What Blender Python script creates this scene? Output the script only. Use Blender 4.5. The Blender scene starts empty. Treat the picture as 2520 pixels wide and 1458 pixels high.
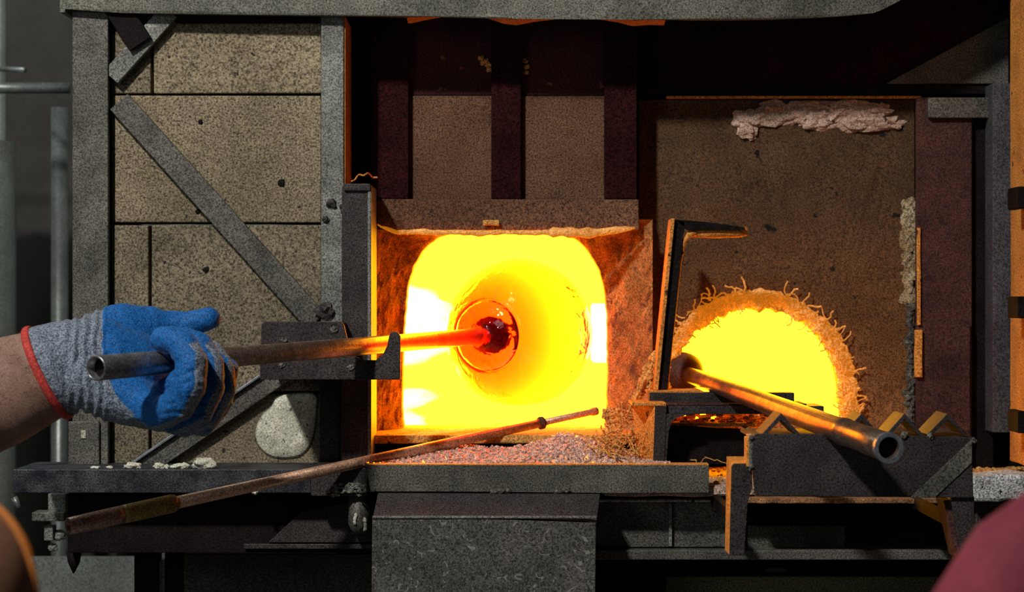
import bpy, bmesh, math, random
from mathutils import Vector, Matrix, noise
random.seed(7)
S = bpy.context.scene
COL = S.collection
PI = math.pi
F = 5000.0      # focal length in pixels of the 2520x1458 frame
H = 1.35        # camera height

# ------------------------------------------------------------------ camera
cd = bpy.data.cameras.new('camera'); cam = bpy.data.objects.new('camera', cd); COL.objects.link(cam)
cam.location = (0, 0, H); cam.rotation_euler = (PI/2, 0, 0)
cd.sensor_width = 36; cd.sensor_fit = 'HORIZONTAL'; cd.lens = F/2520*36
cd.clip_start = .05; cd.clip_end = 60
cd.dof.use_dof = True; cd.dof.focus_distance = 2.2; cd.dof.aperture_fstop = 8
S.camera = cam
# ------------------------------------------------------------------ world, lights, exposure
w = bpy.data.worlds.new('world'); S.world = w; w.use_nodes = True
w.node_tree.nodes['Background'].inputs[0].default_value = (.6, .58, .6, 1)
w.node_tree.nodes['Background'].inputs[1].default_value = .022
S.view_settings.view_transform = 'Standard'; S.view_settings.look = 'None'
S.view_settings.exposure = 0; S.view_settings.gamma = 1; S.view_settings.use_curve_mapping = False
def area(name, loc, target, size, power, col):
    l = bpy.data.lights.new(name, 'AREA'); l.shape = 'DISK'; l.size = size; l.energy = power; l.color = col
    o = bpy.data.objects.new(name, l); COL.objects.link(o); o.location = loc
    o.rotation_euler = (Vector(target)-Vector(loc)).to_track_quat('-Z', 'Y').to_euler()
    return o
area('ceiling_lamp', (-1.15, .25, H+1.9), (0, 2.45, H), .2, 62, (1, .97, .90))
area('side_fill', (-1.5, .4, H+.5), (-.2, 2.3, H-.1), .8, 3.2, (.88, 1, 1))  # unseen fill light, added to soften the left side
area('background_fill', (-1.1, 2.6, H+.9), (-.85, 3.3, H-.35), .25, 3.2, (.9, 1, .97))  # unseen light, added to brighten the background at the left
MOUTH = (19, 8.6, .070)      # radiance of the white-hot chambers

# ------------------------------------------------------------------ helpers
def W(px, py, Y):
    return Vector(((px-1260)/F*Y, Y, H-(py-729)/F*Y))
ORG = {}
def done(bm, name, m, parent=None, smooth=False, keep=None):
    bmesh.ops.remove_doubles(bm, verts=bm.verts, dist=1e-6)
    bmesh.ops.recalc_face_normals(bm, faces=bm.faces) if keep is None else None
    org = ORG[parent.name] if parent else None
    if org is None:
        c = Vector((0, 0, 0)); n = len(bm.verts)
        for v in bm.verts: c += v.co
        c /= n; zmin = min(v.co.z for v in bm.verts); org = Vector((c.x, c.y, zmin))
    for v in bm.verts: v.co -= org
    me = bpy.data.meshes.new(name); bm.to_mesh(me); bm.free()
    for mm in (m if isinstance(m, (list, tuple)) else [m]): me.materials.append(mm)
    if smooth:
        for p in me.polygons: p.use_smooth = True
    o = bpy.data.objects.new(name, me); COL.objects.link(o)
    if parent: o.parent = parent
    else: o.location = org
    ORG[o.name] = org
    return o
def tag(o, label=None, cat=None, group=None, kind=None):
    if label: o['label'] = label
    if cat: o['category'] = cat
    if group: o['group'] = group
    if kind: o['kind'] = kind
    return o
def thing(name, loc, label, cat, group=None):
    o = bpy.data.objects.new(name, None); COL.objects.link(o); o.location = loc; o.empty_display_size = .05
    ORG[o.name] = Vector(loc)
    return tag(o, label, cat, group)
def NB(): return bmesh.new()
def prism(bm, pts, Yf, Yb, bev=0.0, cuts=0):
    """outline measured at depth Yf, pushed straight back to Yb"""
    f = [bm.verts.new(W(x, y, Yf)) for x, y in pts]
    b = [bm.verts.new((v.co.x, Yb, v.co.z)) for v in f]
    n = len(f); fs = [bm.faces.new(f), bm.faces.new(b[::-1])]
    for i in range(n): fs.append(bm.faces.new((f[i], b[i], b[(i+1) % n], f[(i+1) % n])))
    if bev:
        es = list({e for x in fs for e in x.edges})
        bmesh.ops.bevel(bm, geom=es, offset=bev, segments=2, affect='EDGES', profile=.5)
    return bm
def rect(bm, x0, y0, x1, y1, Yf, Yb, bev=.0012):
    return prism(bm, [(x0, y0), (x1, y0), (x1, y1), (x0, y1)], Yf, Yb, bev)
def wbox(bm, a, b, bev=0):
    (x0, y0, z0), (x1, y1, z1) = a, b
    v = [bm.verts.new(p) for p in [(x0,y0,z0),(x1,y0,z0),(x1,y1,z0),(x0,y1,z0),(x0,y0,z1),(x1,y0,z1),(x1,y1,z1),(x0,y1,z1)]]
    fs = [bm.faces.new([v[i] for i in q]) for q in [(0,3,2,1),(4,5,6,7),(0,1,5,4),(1,2,6,5),(2,3,7,6),(3,0,4,7)]]
    if bev: bmesh.ops.bevel(bm, geom=list({e for x in fs for e in x.edges}), offset=bev, segments=2, affect='EDGES')
    return bm
def rough(bm, amp, sc, cuts=0, seed=0, edge=None):
    if cuts:
        L = edge or .02
        for _ in range(cuts):
            es = [e for e in bm.edges if e.calc_length() > L]
            if es: bmesh.ops.subdivide_edges(bm, edges=es, cuts=1, use_grid_fill=True)
        bmesh.ops.triangulate(bm, faces=[f for f in bm.faces if len(f.verts) > 4])
    for v in bm.verts:
        p = v.co*sc+Vector((seed*3.1, seed*1.7, 0))
        v.co += Vector((noise.noise(p), noise.noise(p+Vector((9, 5, 2))), noise.noise(p+Vector((3, 8, 7)))))*amp
    return bm
def frames(pts):
    T = []
    for i in range(len(pts)):
        a = pts[max(0, i-1)]; b = pts[min(len(pts)-1, i+1)]; T.append((b-a).normalized())
    u = T[0].orthogonal().normalized(); out = []
    for t in T:
        u = (u-t*u.dot(t)).normalized(); out.append((t, u, t.cross(u)))
    return out
def tube(bm, pts, rad, seg=16, cap=True, open_bore=0, flat=None):
    pts = [Vector(p) for p in pts]
    if not isinstance(rad, (list, tuple)): rad = [rad]*len(pts)
    fr = frames(pts); rings = []
    for p, r, (t, u, v) in zip(pts, rad, fr):
        rings.append([bm.verts.new(p+(u*math.cos(2*PI*k/seg)+v*math.sin(2*PI*k/seg))*r) for k in range(seg)])
    for a, b in zip(rings, rings[1:]):
        for k in range(seg): bm.faces.new((a[k], a[(k+1) % seg], b[(k+1) % seg], b[k]))
    if cap:
        bm.faces.new(rings[0][::-1]); bm.faces.new(rings[-1])
    return rings
def bored(bm, pts, ro, ri, depth, seg=28):
    """hollow tube: outer skin, ring at the first end, bore going in 'depth', closed far end"""
    pts = [Vector(p) for p in pts]; d = (pts[1]-pts[0]).normalized()
    prof_p = [pts[0]+d*depth, pts[0]+d*.0008, pts[0], pts[0], pts[0]+d*.0008]+pts[1:]
    prof_r = [ri, ri, ri+.0006, ro[0]-.0006, ro[0]]+list(ro[1:])
    t, u, v = frames([pts[0], pts[-1]])[0]
    rings = [[bm.verts.new(p+(u*math.cos(2*PI*k/seg)+v*math.sin(2*PI*k/seg))*r) for k in range(seg)] for p, r in zip(prof_p, prof_r)]
    for a, b in zip(rings, rings[1:]):
        for k in range(seg): bm.faces.new((a[k], a[(k+1) % seg], b[(k+1) % seg], b[k]))
    bm.faces.new(rings[0][::-1]); bm.faces.new(rings[-1])
def strap(bm, a, b, wpx, Yf, Yb, bev=.0008):
    (x0, y0), (x1, y1) = a, b; l = math.hypot(x1-x0, y1-y0); nx, ny = -(y1-y0)/l*wpx/2, (x1-x0)/l*wpx/2
    return prism(bm, [(x0+nx, y0+ny), (x1+nx, y1+ny), (x1-nx, y1-ny), (x0-nx, y0-ny)], Yf, Yb, bev)
def lump(bm, c, r, sq=(1, 1, 1), amp=.3, seed=0, sub=2):
    g = bmesh.ops.create_icosphere(bm, subdivisions=sub, radius=1.0)
    for v in g['verts']:
        n = v.co.normalized(); k = 1+amp*noise.noise(n*1.6+Vector((seed*2.3, seed, 0)))+amp*.5*noise.noise(n*4+Vector((seed, 0, seed)))
        v.co = Vector(c)+Vector((n.x*sq[0], n.y*sq[1], n.z*sq[2]))*r*k
def blob_at(c, r, sq, amp, seed, sub=2):
    bm = NB(); lump(bm, c, r, sq, amp, seed, sub); return bm

# ------------------------------------------------------------------ materials
def M(name, c1, c2, scale=12, rough_=.7, metal=0, bump=.25, grain=.45, gsc=520, pits=0, pitc=(.01, .008, .006), spec=.4, psc=60, extra=None):
    m = bpy.data.materials.new(name); m.use_nodes = True; nt = m.node_tree; N = nt.nodes; L = nt.links
    b = N['Principled BSDF']; b.inputs['Roughness'].default_value = rough_; b.inputs['Metallic'].default_value = metal
    b.inputs['Specular IOR Level'].default_value = spec
    tc = N.new('ShaderNodeTexCoord')
    n1 = N.new('ShaderNodeTexNoise'); n1.inputs['Scale'].default_value = scale; n1.inputs['Detail'].default_value = 6; n1.inputs['Roughness'].default_value = .65
    L.new(tc.outputs['Object'], n1.inputs['Vector'])
    cr = N.new('ShaderNodeValToRGB'); cr.color_ramp.elements[0].position = .36; cr.color_ramp.elements[1].position = .64
    cr.color_ramp.elements[0].color = (*c1, 1); cr.color_ramp.elements[1].color = (*c2, 1)
    L.new(n1.outputs['Fac'], cr.inputs['Fac'])
    n2 = N.new('ShaderNodeTexNoise'); n2.inputs['Scale'].default_value = gsc; n2.inputs['Detail'].default_value = 3; n2.inputs['Roughness'].default_value = .7
    L.new(tc.outputs['Object'], n2.inputs['Vector'])
    mr = N.new('ShaderNodeMapRange'); mr.inputs['From Min'].default_value = .35; mr.inputs['From Max'].default_value = .65
    mr.inputs['To Min'].default_value = max(.03, 1-grain*1.75); mr.inputs['To Max'].default_value = 1+grain*1.75
    L.new(n2.outputs['Fac'], mr.inputs['Value'])
    mul = N.new('ShaderNodeVectorMath'); mul.operation = 'SCALE'
    L.new(cr.outputs['Color'], mul.inputs[0]); L.new(mr.outputs['Result'], mul.inputs['Scale'])
    col = mul.outputs[0]
    if pits:
        vo = N.new('ShaderNodeTexNoise'); vo.inputs['Scale'].default_value = psc; vo.inputs['Detail'].default_value = 4
        L.new(tc.outputs['Object'], vo.inputs['Vector'])
        mp = N.new('ShaderNodeMapRange'); mp.inputs['From Min'].default_value = .70-pits*.12; mp.inputs['From Max'].default_value = .74-pits*.12
        L.new(vo.outputs['Fac'], mp.inputs['Value'])
        mx = N.new('ShaderNodeMix'); mx.data_type = 'RGBA'; L.new(mp.outputs['Result'], mx.inputs['Factor'])
        L.new(col, mx.inputs['A']); mx.inputs['B'].default_value = (*pitc, 1); col = mx.outputs['Result']
    if extra: col = extra(N, L, tc, col)
    L.new(col, b.inputs['Base Color'])
    if bump:
        bu = N.new('ShaderNodeBump'); bu.inputs['Strength'].default_value = bump; bu.inputs['Distance'].default_value = .002
        ad = N.new('ShaderNodeMath'); ad.operation = 'MULTIPLY_ADD'; ad.inputs[1].default_value = .45
        L.new(n2.outputs['Fac'], ad.inputs[0]); L.new(n1.outputs['Fac'], ad.inputs[2])
        L.new(ad.outputs[0], bu.inputs['Height']); L.new(bu.outputs['Normal'], b.inputs['Normal'])
    return m
def emis(name, col, back_dark=True):
    m = bpy.data.materials.new(name); m.use_nodes = True; nt = m.node_tree; N = nt.nodes; L = nt.links
    b = N['Principled BSDF']; b.inputs['Base Color'].default_value = (.25, .12, .04, 1); b.inputs['Roughness'].default_value = .9
    b.inputs['Specular IOR Level'].default_value = 0
    b.inputs['Emission Color'].default_value = (*col, 1)
    g = N.new('ShaderNodeNewGeometry'); s = N.new('ShaderNodeMath'); s.operation = 'SUBTRACT'; s.inputs[0].default_value = 1
    L.new(g.outputs['Backfacing'], s.inputs[1]); L.new(s.outputs[0], b.inputs['Emission Strength'])
    return m
steel_light = M('scaled_steel', (.13, .13, .118), (.27, .275, .25), 22, .55, .3, .4, .45)
steel_grey = M('grimy_steel', (.075, .07, .06), (.16, .152, .13), 18, .6, .25, .4, .5)
steel_dark = M('sooty_steel', (.026, .021, .022), (.06, .05, .05), 20, .6, .3, .35, .6)
steel_black = M('blackened_steel', (.005, .003, .003), (.014, .009, .009), 20, .7, .1, .3, .6, spec=.15)
steel_navy = M('blue_black_steel', (.008, .009, .018), (.075, .075, .085), 34, .5, .3, .5, .6)
hood_m = M('dusty_hood_steel', (.09, .088, .07), (.19, .185, .155), 14, .6, .2, .45, .5)
plate_red = M('heat_reddened_plate', (.018, .003, .004), (.036, .007, .008), 14, .85, 0, .2, .55, spec=.08)
rust = M('rusted_steel', (.032, .011, .012), (.095, .033, .025), 16, .8, .1, .4, .6, pits=.3, pitc=(.03, .01, .01))
rust_glow = M('orange_rust_and_firelight', (.60, .22, .04), (.85, .36, .07), 16, .75, .1, .3, .4, pits=.3, pitc=(.05, .02, .01))  # rust on the column and post; elsewhere furnace light painted on steel edges
block_m = M('tan_refractory_board', (.14, .11, .068), (.33, .265, .17), 5, .9, 0, .3, .5, gsc=430, pits=.25, pitc=(.03, .025, .02), psc=150)
block_b = M('grey_tan_refractory_board', (.12, .10, .068), (.25, .205, .135), 10, .9, 0, .3, .5, gsc=430, pits=.35, pitc=(.03, .025, .02), psc=130)
chalk = M('pale_plaster', (.5, .49, .39), (.85, .83, .68), 40, .95, 0, .8, .3, pits=.5, pitc=(.12, .1, .08), psc=200)
panel_br = M('brown_insulating_board', (.10, .044, .022), (.17, .085, .045), 10, .9, 0, .2, .55)
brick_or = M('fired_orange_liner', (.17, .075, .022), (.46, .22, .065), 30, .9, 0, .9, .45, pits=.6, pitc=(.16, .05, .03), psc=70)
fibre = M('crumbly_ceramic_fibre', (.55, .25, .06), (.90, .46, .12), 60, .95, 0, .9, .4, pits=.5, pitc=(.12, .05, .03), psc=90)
fibre_pale = M('pale_ceramic_fibre', (.40, .26, .19), (.68, .48, .37), 30, .95, 0, .7, .4, pits=.5, pitc=(.05, .03, .025), psc=60)
pipe_steel = M('worn_pipe_steel', (.33, .27, .24), (.55, .47, .43), 60, .32, .9, .1, .25)
pipe_hot = M('heat_tinted_pipe', (.30, .20, .15), (.50, .36, .28), 60, .34, .9, .12, .3)
brass = M('brass_grip', (.22, .15, .04), (.36, .26, .08), 60, .5, .4, .2, .35)
rod_m = M('brown_oxidised_rod', (.34, .20, .15), (.55, .36, .28), 60, .4, .7, .2, .35)
scale_blk = M('pipe_head_scale', (.05, .018, .012), (.10, .035, .022), 40, .7, .1, .3, .4)
ring_m = M('bright_pipe_end', (.30, .33, .38), (.45, .48, .54), 60, .35, .7, .1, .2)
fibre_dull = M('heat_browned_fibre', (.22, .10, .045), (.46, .22, .09), 60, .95, 0, .8, .4)
rod_firelit = M('firelit_orange_rod', (.52, .30, .20), (.75, .46, .32), 60, .5, .7, .2, .3)  # lighter orange copy of the rod colour, furnace light painted in
lip_m = M('painted_firelight_orange', (.8, .27, .05), (.95, .38, .09), 40, .7, 0, .2, .25)  # furnace glow on lips and edges, put into the colour
granule = M('glass_granules', (.44, .27, .22), (.80, .56, .46), 90, .25, 0, .2, .4, spec=.8)
white_dust = M('white_mineral_dust', (.42, .42, .42), (.68, .68, .70), 60, .9, 0, .8, .5, pits=.4, psc=150)
bgsheet = M('galvanised_sheet', (.13, .145, .13), (.21, .23, .21), 8, .5, .3, .1, .3)
bgdark = M('dark_recess_sheet', (.03, .028, .026), (.05, .045, .04), 8, .8, 0, .1, .4)
concrete = M('workshop_concrete', (.12, .115, .105), (.2, .19, .175), 6, .85, 0, .2, .3)
def glow(m, c):
    b = m.node_tree.nodes['Principled BSDF']; b.inputs['Emission Color'].default_value = (*c, 1); b.inputs['Emission Strength'].default_value = 1; return m
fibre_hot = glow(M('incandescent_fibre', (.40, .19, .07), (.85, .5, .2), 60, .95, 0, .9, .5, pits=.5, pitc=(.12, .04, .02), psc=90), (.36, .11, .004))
hot = emis('glowing_hot_refractory', MOUTH)

# =================================================================== THE SETTING
def struct(bm, name, m): return tag(done(bm, name, m), kind='structure')
bm = NB(); wbox(bm, (-3, -1.5, -.1), (3, 4.2, 0)); struct(bm, 'floor', concrete)
# back wall of corrugated sheet
bm = NB(); n = 120; pr = None
for i in range(n+1):
    x = -2.6+i*5.2/n; y = 3.62+(.018 if (i % 4) in (0, 1) else 0)
    a = bm.verts.new((x, y, 0)); b = bm.verts.new((x, y, 3.2))
    if pr: bm.faces.new((pr[0], a, b, pr[1]))
    pr = (a, b)
struct(bm, 'wall_back', bgsheet)

# =================================================================== BACKGROUND LEFT
def column(px0, px1, Y, m, label, group=None, name='column', y0=-300, y1=3300):
    bm = NB(); a = W(px0, 0, Y); b = W(px1, 0, Y); r = (b.x-a.x)/2; c = (a.x+b.x)/2
    z0 = max(0.0, W(0, y1, Y).z); z1 = W(0, y0, Y).z
    tube(bm, [(c, Y, z0), (c, Y, z1)], r, 20)
    for f in bm.faces: f.smooth = True
    return tag(done(bm, name, m), label, 'pipe', group)
galv = M('galvanised_pipe', (.14, .155, .145), (.24, .26, .25), 20, .38, .5, .1, .3)
t = column(126, 168, 3.3, galv, 'shiny grey vertical duct pipe behind the left post, right of the dark gap', name='duct_pipe', y0=265)
t = column(-150, 38, 3.2, bgsheet, 'wide pale grey vertical drum cut by the left edge of the frame', name='duct_drum', y0=350)
bm = NB(); wbox(bm, (W(30, 0, 3.55).x, 3.5, 0), (W(300, 0, 3.55).x, 3.6, 2.6)); tag(done(bm, 'cabinet', bgdark), 'dark tall cabinet side filling the gap between the background pipes', 'cabinet')
bm = NB(); tube(bm, [W(-200, 217, 3.1), W(172, 217, 3.1)], .0085, 14)
tag(done(bm, 'conduit', galv, smooth=True), 'thin horizontal grey pipe crossing the dark upper left corner', 'pipe')
bm = NB(); tube(bm, [W(-200, 168, 3.15), W(20, 170, 3.15), W(60, 172, 3.1)], .004, 10)
tag(done(bm, 'cable', galv, smooth=True), 'thin pale cable above the horizontal pipe in the upper left corner', 'cable')

bm = NB(); a = W(70, 1372, 2.75); b = W(350, 1372, 2.75); wbox(bm, (a.x, 2.75, 0), (b.x, 2.76, a.z)); tag(done(bm, 'lit_wall_sheet', bgsheet), 'pale grey sheet added for the lit back wall at the bottom left', 'sheet')  # added sheet standing for the lit back wall behind the cabinet
# =================================================================== HOOD
hood = thing('fume_hood', W(1260, 40, 2.40), 'dusty grey steel fume hood with wavy lower lip across the top', 'hood')
def smooth_line(P, n=8):
    o_ = []
    for k in range(len(P)-1):
        for i in range(n): f_ = i/n; o_.append((P[k][0]*(1-f_)+P[k+1][0]*f_, P[k][1]*(1-f_)+P[k+1][1]*f_))
    return o_
lip = [(160, 22), (300, 32), (500, 36), (700, 38), (860, 40), (940, 41), (1010, 43), (1060, 32), (1110, 24), (1160, 25), (1200, 31), (1240, 44), (1272, 48), (1310, 40), (1360, 34), (1410, 27), (1440, 28), (1480, 34), (1520, 40), (1560, 50), (1600, 47), (1700, 50), (1800, 50), (1900, 48), (2000, 44), (2080, 39), (2150, 32), (2175, 22), (2225, -4), (2420, -118), (2700, -280)]
bm = NB(); Yh = 2.372; top = []; bot = []; back = []
for x, y in lip:
    bow = .006*math.sin(x*.019) if 1000 < x < 1600 else 0
    p = W(x, y, Yh); p.y += bow; bot.append(p)
pts = bot+[W(2700, -1100, Yh), W(160, -1100, Yh)]
f = [bm.verts.new(p) for p in pts]; b = [bm.verts.new(p+Vector((0, .004, 0))) for p in pts]
bm.faces.new(f); bm.faces.new(b[::-1])
for i in range(len(f)): j = (i+1) % len(f); bm.faces.new((f[i], b[i], b[j], f[j]))
bmesh.ops.triangulate(bm, faces=bm.faces[:])
done(bm, 'front_plate', hood_m, hood)
bm = NB(); pv = None; ww = [p for p in smooth_line(lip)]
for k, (x, y) in enumerate(ww):
    if not (1000 < x < 1640): continue
    q0 = W(x, y+1, Yh+.001); q1 = q0+Vector((0, .022, -.0035)); a_ = [bm.verts.new(q0), bm.verts.new(q1), bm.verts.new(q1+Vector((0, 0, .002))), bm.verts.new(q0+Vector((0, 0, .002)))]
    if pv:
        for i in range(4): bm.faces.new((pv[i], a_[i], a_[(i+1) % 4], pv[(i+1) % 4]))
    else: bm.faces.new(a_)
    pv = a_
bm.faces.new(pv[::-1]); o = done(bm, 'lip_glow_strip', lip_m, hood); o['label'] = 'added wavy orange strip for the furnace glow on the lower lip'  # flange added to show the furnace glow, orange put into its colour
bm = NB()
for pts_, r in (([(960, 41), (1010, 30), (1050, 10), (1070, -20)], .0011), ([(1000, 36), (1060, 20), (1110, 6), (1150, -12)], .0009), ([(1280, 40), (1310, 26), (1380, 16), (1440, 18), (1500, 24), (1560, 46)], .0011), ([(1290, 30), (1330, 6), (1350, -16)], .0008)):
    tube(bm, [W(x, y, Yh-.0012) for x, y in pts_], r, 8)
o = done(bm, 'weld_bead', ring_m, hood, smooth=True); o['label'] = 'bright curled weld scratches'
bm = NB(); a = W(2700, -1100, Yh); b_ = W(160, -1100, Yh)
wbox(bm, (b_.x, Yh+.004, a.z-.01), (a.x, 3.1, a.z)); done(bm, 'roof_plate', hood_m, hood)
bm = NB(); wbox(bm, (b_.x-.006, Yh, W(0, 30, Yh).z), (b_.x, 3.1, a.z)); done(bm, 'side_plate', hood_m, hood)

# =================================================================== LEFT BLOCK WALL (hinged leaf of refractory blocks in a steel frame)
leaf = thing('block_panel', W(500, 1150, 2.42), 'tan refractory block panel in grey steel frame with diagonal straps at the left', 'panel')
def block(x0, y0, x1, y1, m, d=0, sd=0):
    bm = NB(); rect(bm, x0+1.5, y0+1.5, x1-1.5, y1-1.5, 2.398+d, 2.47, .0016)
    rough(bm, .0006, 30, 0, sd); done(bm, 'block', m, leaf)
block(272, -60, 373, 231, block_b, .002, 1); block(376, -60, 792, 231, block_m, 0, 2)
block(272, 234, 792, 549, block_m, .0015, 3); block(272, 553, 367, 1150, block_b, .0005, 4); block(371, 553, 792, 965, block_b, 0, 5)
block(371, 968, 792, 1150, block_b, .001, 6)
def part_rect(name, m, par, *a, **k):
    bm = NB(); rect(bm, *a, **k); return done(bm, name, m, par)
o = part_rect('post', steel_grey, leaf, 178, 28, 266, 1150, 2.383, 2.47, bev=.001)
bm = NB(); rect(bm, 266, 28, 278, 1150, 2.394, 2.45, .0005); done(bm, 'shadow_strip', steel_black, leaf)
o = part_rect('post', steel_light, leaf, 790, 38, 846, 800, 2.383, 2.475, bev=.001)
bm = NB(); a = W(846.5, 42, 2.386); b = W(846.5, 455, 2.386); wbox(bm, (a.x, 2.386, b.z), (a.x+.0015, 2.478, a.z)); o = done(bm, 'edge_flange', lip_m, leaf); o['label'] = 'added orange strip for the furnace glow on the right post'  # strip added for the furnace glow on the post's side
bm = NB(); rect(bm, 786, 800, 836, 1150, 2.383, 2.475, .001); done(bm, 'post', steel_dark, leaf)
bm = NB(); strap(bm, (292, 250), (778, 792), 58, 2.386, 2.3975); done(bm, 'brace', steel_grey, leaf)
bm = NB(); strap(bm, (418, 26), (272, 190), 46, 2.386, 2.3975); done(bm, 'brace', steel_light, leaf)
bm = NB(); strap(bm, (262, -20), (345, 108), 62, 2.378, 2.384); done(bm, 'brace', steel_black, leaf)
bm = NB(); strap(bm, (700, 912), (342, 1156), 54, 2.386, 2.3975); done(bm, 'brace', steel_grey, leaf)
bm = NB(); strap(bm, (668, 906), (318, 1145), 6, 2.380, 2.392, .0004); o = done(bm, 'brace_flange', ring_m, leaf); o['label'] = 'bright edge of the lower strap'
bm = NB(); rect(bm, 430, -60, 792, 56, 2.389, 2.3965, .001); done(bm, 'header', plate_red, leaf)
bm = NB(); rect(bm, 168, 1038, 244, 1150, 2.378, 2.383, .001); done(bm, 'patch_plate', steel_grey, leaf)
bm = NB(); rect(bm, 199, 1060, 211, 1080, 2.3765, 2.378, .0004); o = done(bm, 'paint_chip', chalk, leaf); o['label'] = 'small white chip'
# spalled white patch
bm = NB(); out = [(680, 975), (722, 968), (778, 970), (781, 1010), (776, 1060), (764, 1098), (742, 1122), (705, 1130), (668, 1126), (642, 1108), (628, 1082), (630, 1050), (646, 1020), (668, 1000)]
cx = sum(p[0] for p in out)/len(out); cy = sum(p[1] for p in out)/len(out)
rings = []; nn = 56
def smoothpoly(o_, n):
    r = []; L = len(o_)
    for i in range(n):
        t_ = i/n*L; k = int(t_); f_ = t_-k; p0, p1, p2, p3 = [o_[(k+j-1) % L] for j in range(4)]
        r.append(tuple(.5*((2*p1[c])+(-p0[c]+p2[c])*f_+(2*p0[c]-5*p1[c]+4*p2[c]-p3[c])*f_*f_+(-p0[c]+3*p1[c]-3*p2[c]+p3[c])*f_**3) for c in (0, 1)))
    return r
sp = smoothpoly(out, nn)
for k, (s_, d_) in enumerate(((1.0, .0), (.93, .0028), (.7, .0042), (.4, .005), (.12, .005))):
    rings.append([bm.verts.new(W(cx+(x-cx)*s_, cy+(y-cy)*s_, 2.3985-d_+.0012*noise.noise(Vector((x*.05*s_, y*.05*s_, 0))))) for x, y in sp])
for a, b in zip(rings, rings[1:]):
    for k in range(nn): bm.faces.new((a[k], a[(k+1) % nn], b[(k+1) % nn], b[k]))
bm.faces.new(rings[-1]); bm.faces.new(rings[0][::-1])
o = done(bm, 'plaster_patch', chalk, leaf, smooth=True); o['label'] = 'whitish pitted plaster patch'
# black knobs / burnt spots in the boards
for i, (x, y, r) in enumerate(((693, 450, 9), (507, 664, 9), (487, 520, 6), (545, 90, 4), (710, 73, 4), (493, 300, 6))):
    bm = NB(); lump(bm, W(x, y, 2.3985), r*.00048, (1, .35, 1), .5, i, 2); done(bm, 'burn_pit', steel_black, leaf)
# hinge-side weld clumps
for i, (x, y, r) in enumerate(((800, 765, 22), (815, 500, 14), (845, 508, 10), (770, 800, 12), (845, 520, 8), (800, 540, 9))):
    bm = NB(); lump(bm, W(x, y, 2.381), r*.00048, (1, .5, .8), .7, i+20, 2); done(bm, 'weld_clump', steel_dark, leaf)

# =================================================================== MOUTH POST + YOKE
post = thing('mouth_post', W(880, 1145, 2.4), 'dark grey steel post with a glowing orange edge beside the furnace mouth', 'post')
part_rect('face_plate', steel_dark, post, 841, 458, 909, 1143, 2.358, 2.366, bev=.0008)
bm = NB(); a = W(905, 455, 2.356); b = W(913.5, 1143, 2.356); wbox(bm, (a.x, 2.356, b.z), (b.x, 2.452, a.z), .0008); done(bm, 'edge_flange', steel_light, post)
part_rect('top_cap', steel_dark, post, 846, 452, 912, 470, 2.354, 2.40)
part_rect('rear_web', steel_dark, post, 838, 930, 905, 1146, 2.367, 2.46)
bm = NB(); pts = []
for i in range(26):
    t = i/25; pts.append(W(866+t*62, 446-14*math.sin(t*PI)-6*t+3*math.sin(t*17), 2.39+.01*math.sin(t*9)))
tube(bm, pts, .0011, 8); o = done(bm, 'wire', rust_glow, post, smooth=True); o['label'] = 'loose curl of orange-lit wire'

yoke = thing('pipe_yoke', W(800, 935, 2.3), 'dark steel fork plate with rounded prong that carries the blowpipe', 'support')
bm = NB(); Yy = 2.262
o_ = [(644, 800), (650, 792), (838, 792), (846, 800), (858, 850), (872, 878), (892, 889), (925, 889), (944, 874), (955, 850), (957, 828), (962, 819), (970, 816), (979, 819), (985, 828), (985, 935), (640, 935), (640, 880)]
prism(bm, o_, Yy, Yy+.008, .0007); done(bm, 'fork_plate', steel_dark, yoke)
bm = NB(); rect(bm, 648, 896, 830, 932, Yy+.008, 2.381, .001); done(bm, 'arm', steel_dark, yoke)
bm = NB(); rect(bm, 655, 796, 836, 812, Yy+.008, 2.381, .001); done(bm, 'arm', steel_dark, yoke)
for i, (x, y, r) in enumerate(((700, 838, 8), (822, 812, 9), (862, 905, 8), (694, 900, 7))):
    bm = NB(); lump(bm, W(x, y, Yy-.0005), r*.00045, (1.2, .5, .8), .7, i+50, 2); done(bm, 'slag_drop', steel_grey, yoke)

# =================================================================== GLORY HOLE FURNACE
gh = thing('glory_hole', W(1260, 1100, 2.6), 'glory hole furnace with a glowing yellow arched mouth and orange flared surround', 'furnace')
arch = []
def arch_pts(n=120):
    P = [(992, 1060), (988, 1000), (990, 900), (994, 800), (1003, 700), (1018, 655), (1040, 615), (1075, 585), (1120, 572), (1240, 566), (1370, 570), (1410, 580), (1445, 612), (1472, 655), (1488, 705), (1496, 770), (1497, 900), (1495, 1000), (1490, 1060)]
    seg = []; tot = 0; L = len(P)
    Q = P+[P[0]]
    ds = [math.dist(Q[i], Q[i+1]) for i in range(L)]; tot = sum(ds); out = []
    for k in range(n):
        d = k/n*tot; i = 0
        while d > ds[i]: d -= ds[i]; i += 1
        f_ = d/ds[i]; out.append((Q[i][0]*(1-f_)+Q[i+1][0]*f_, Q[i][1]*(1-f_)+Q[i+1][1]*f_))
    return out
def to_rect(p, c, R):
    x0, y0, x1, y1 = R; dx, dy = p[0]-c[0], p[1]-c[1]; k = 1e9
    if dx > 0: k = min(k, (x1-c[0])/dx)
    if dx < 0: k = min(k, (x0-c[0])/dx)
    if dy > 0: k = min(k, (y1-c[1])/dy)
    if dy < 0: k = min(k, (y0-c[1])/dy)
    return [c[0]+dx*k, c[1]+dy*k]
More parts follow.
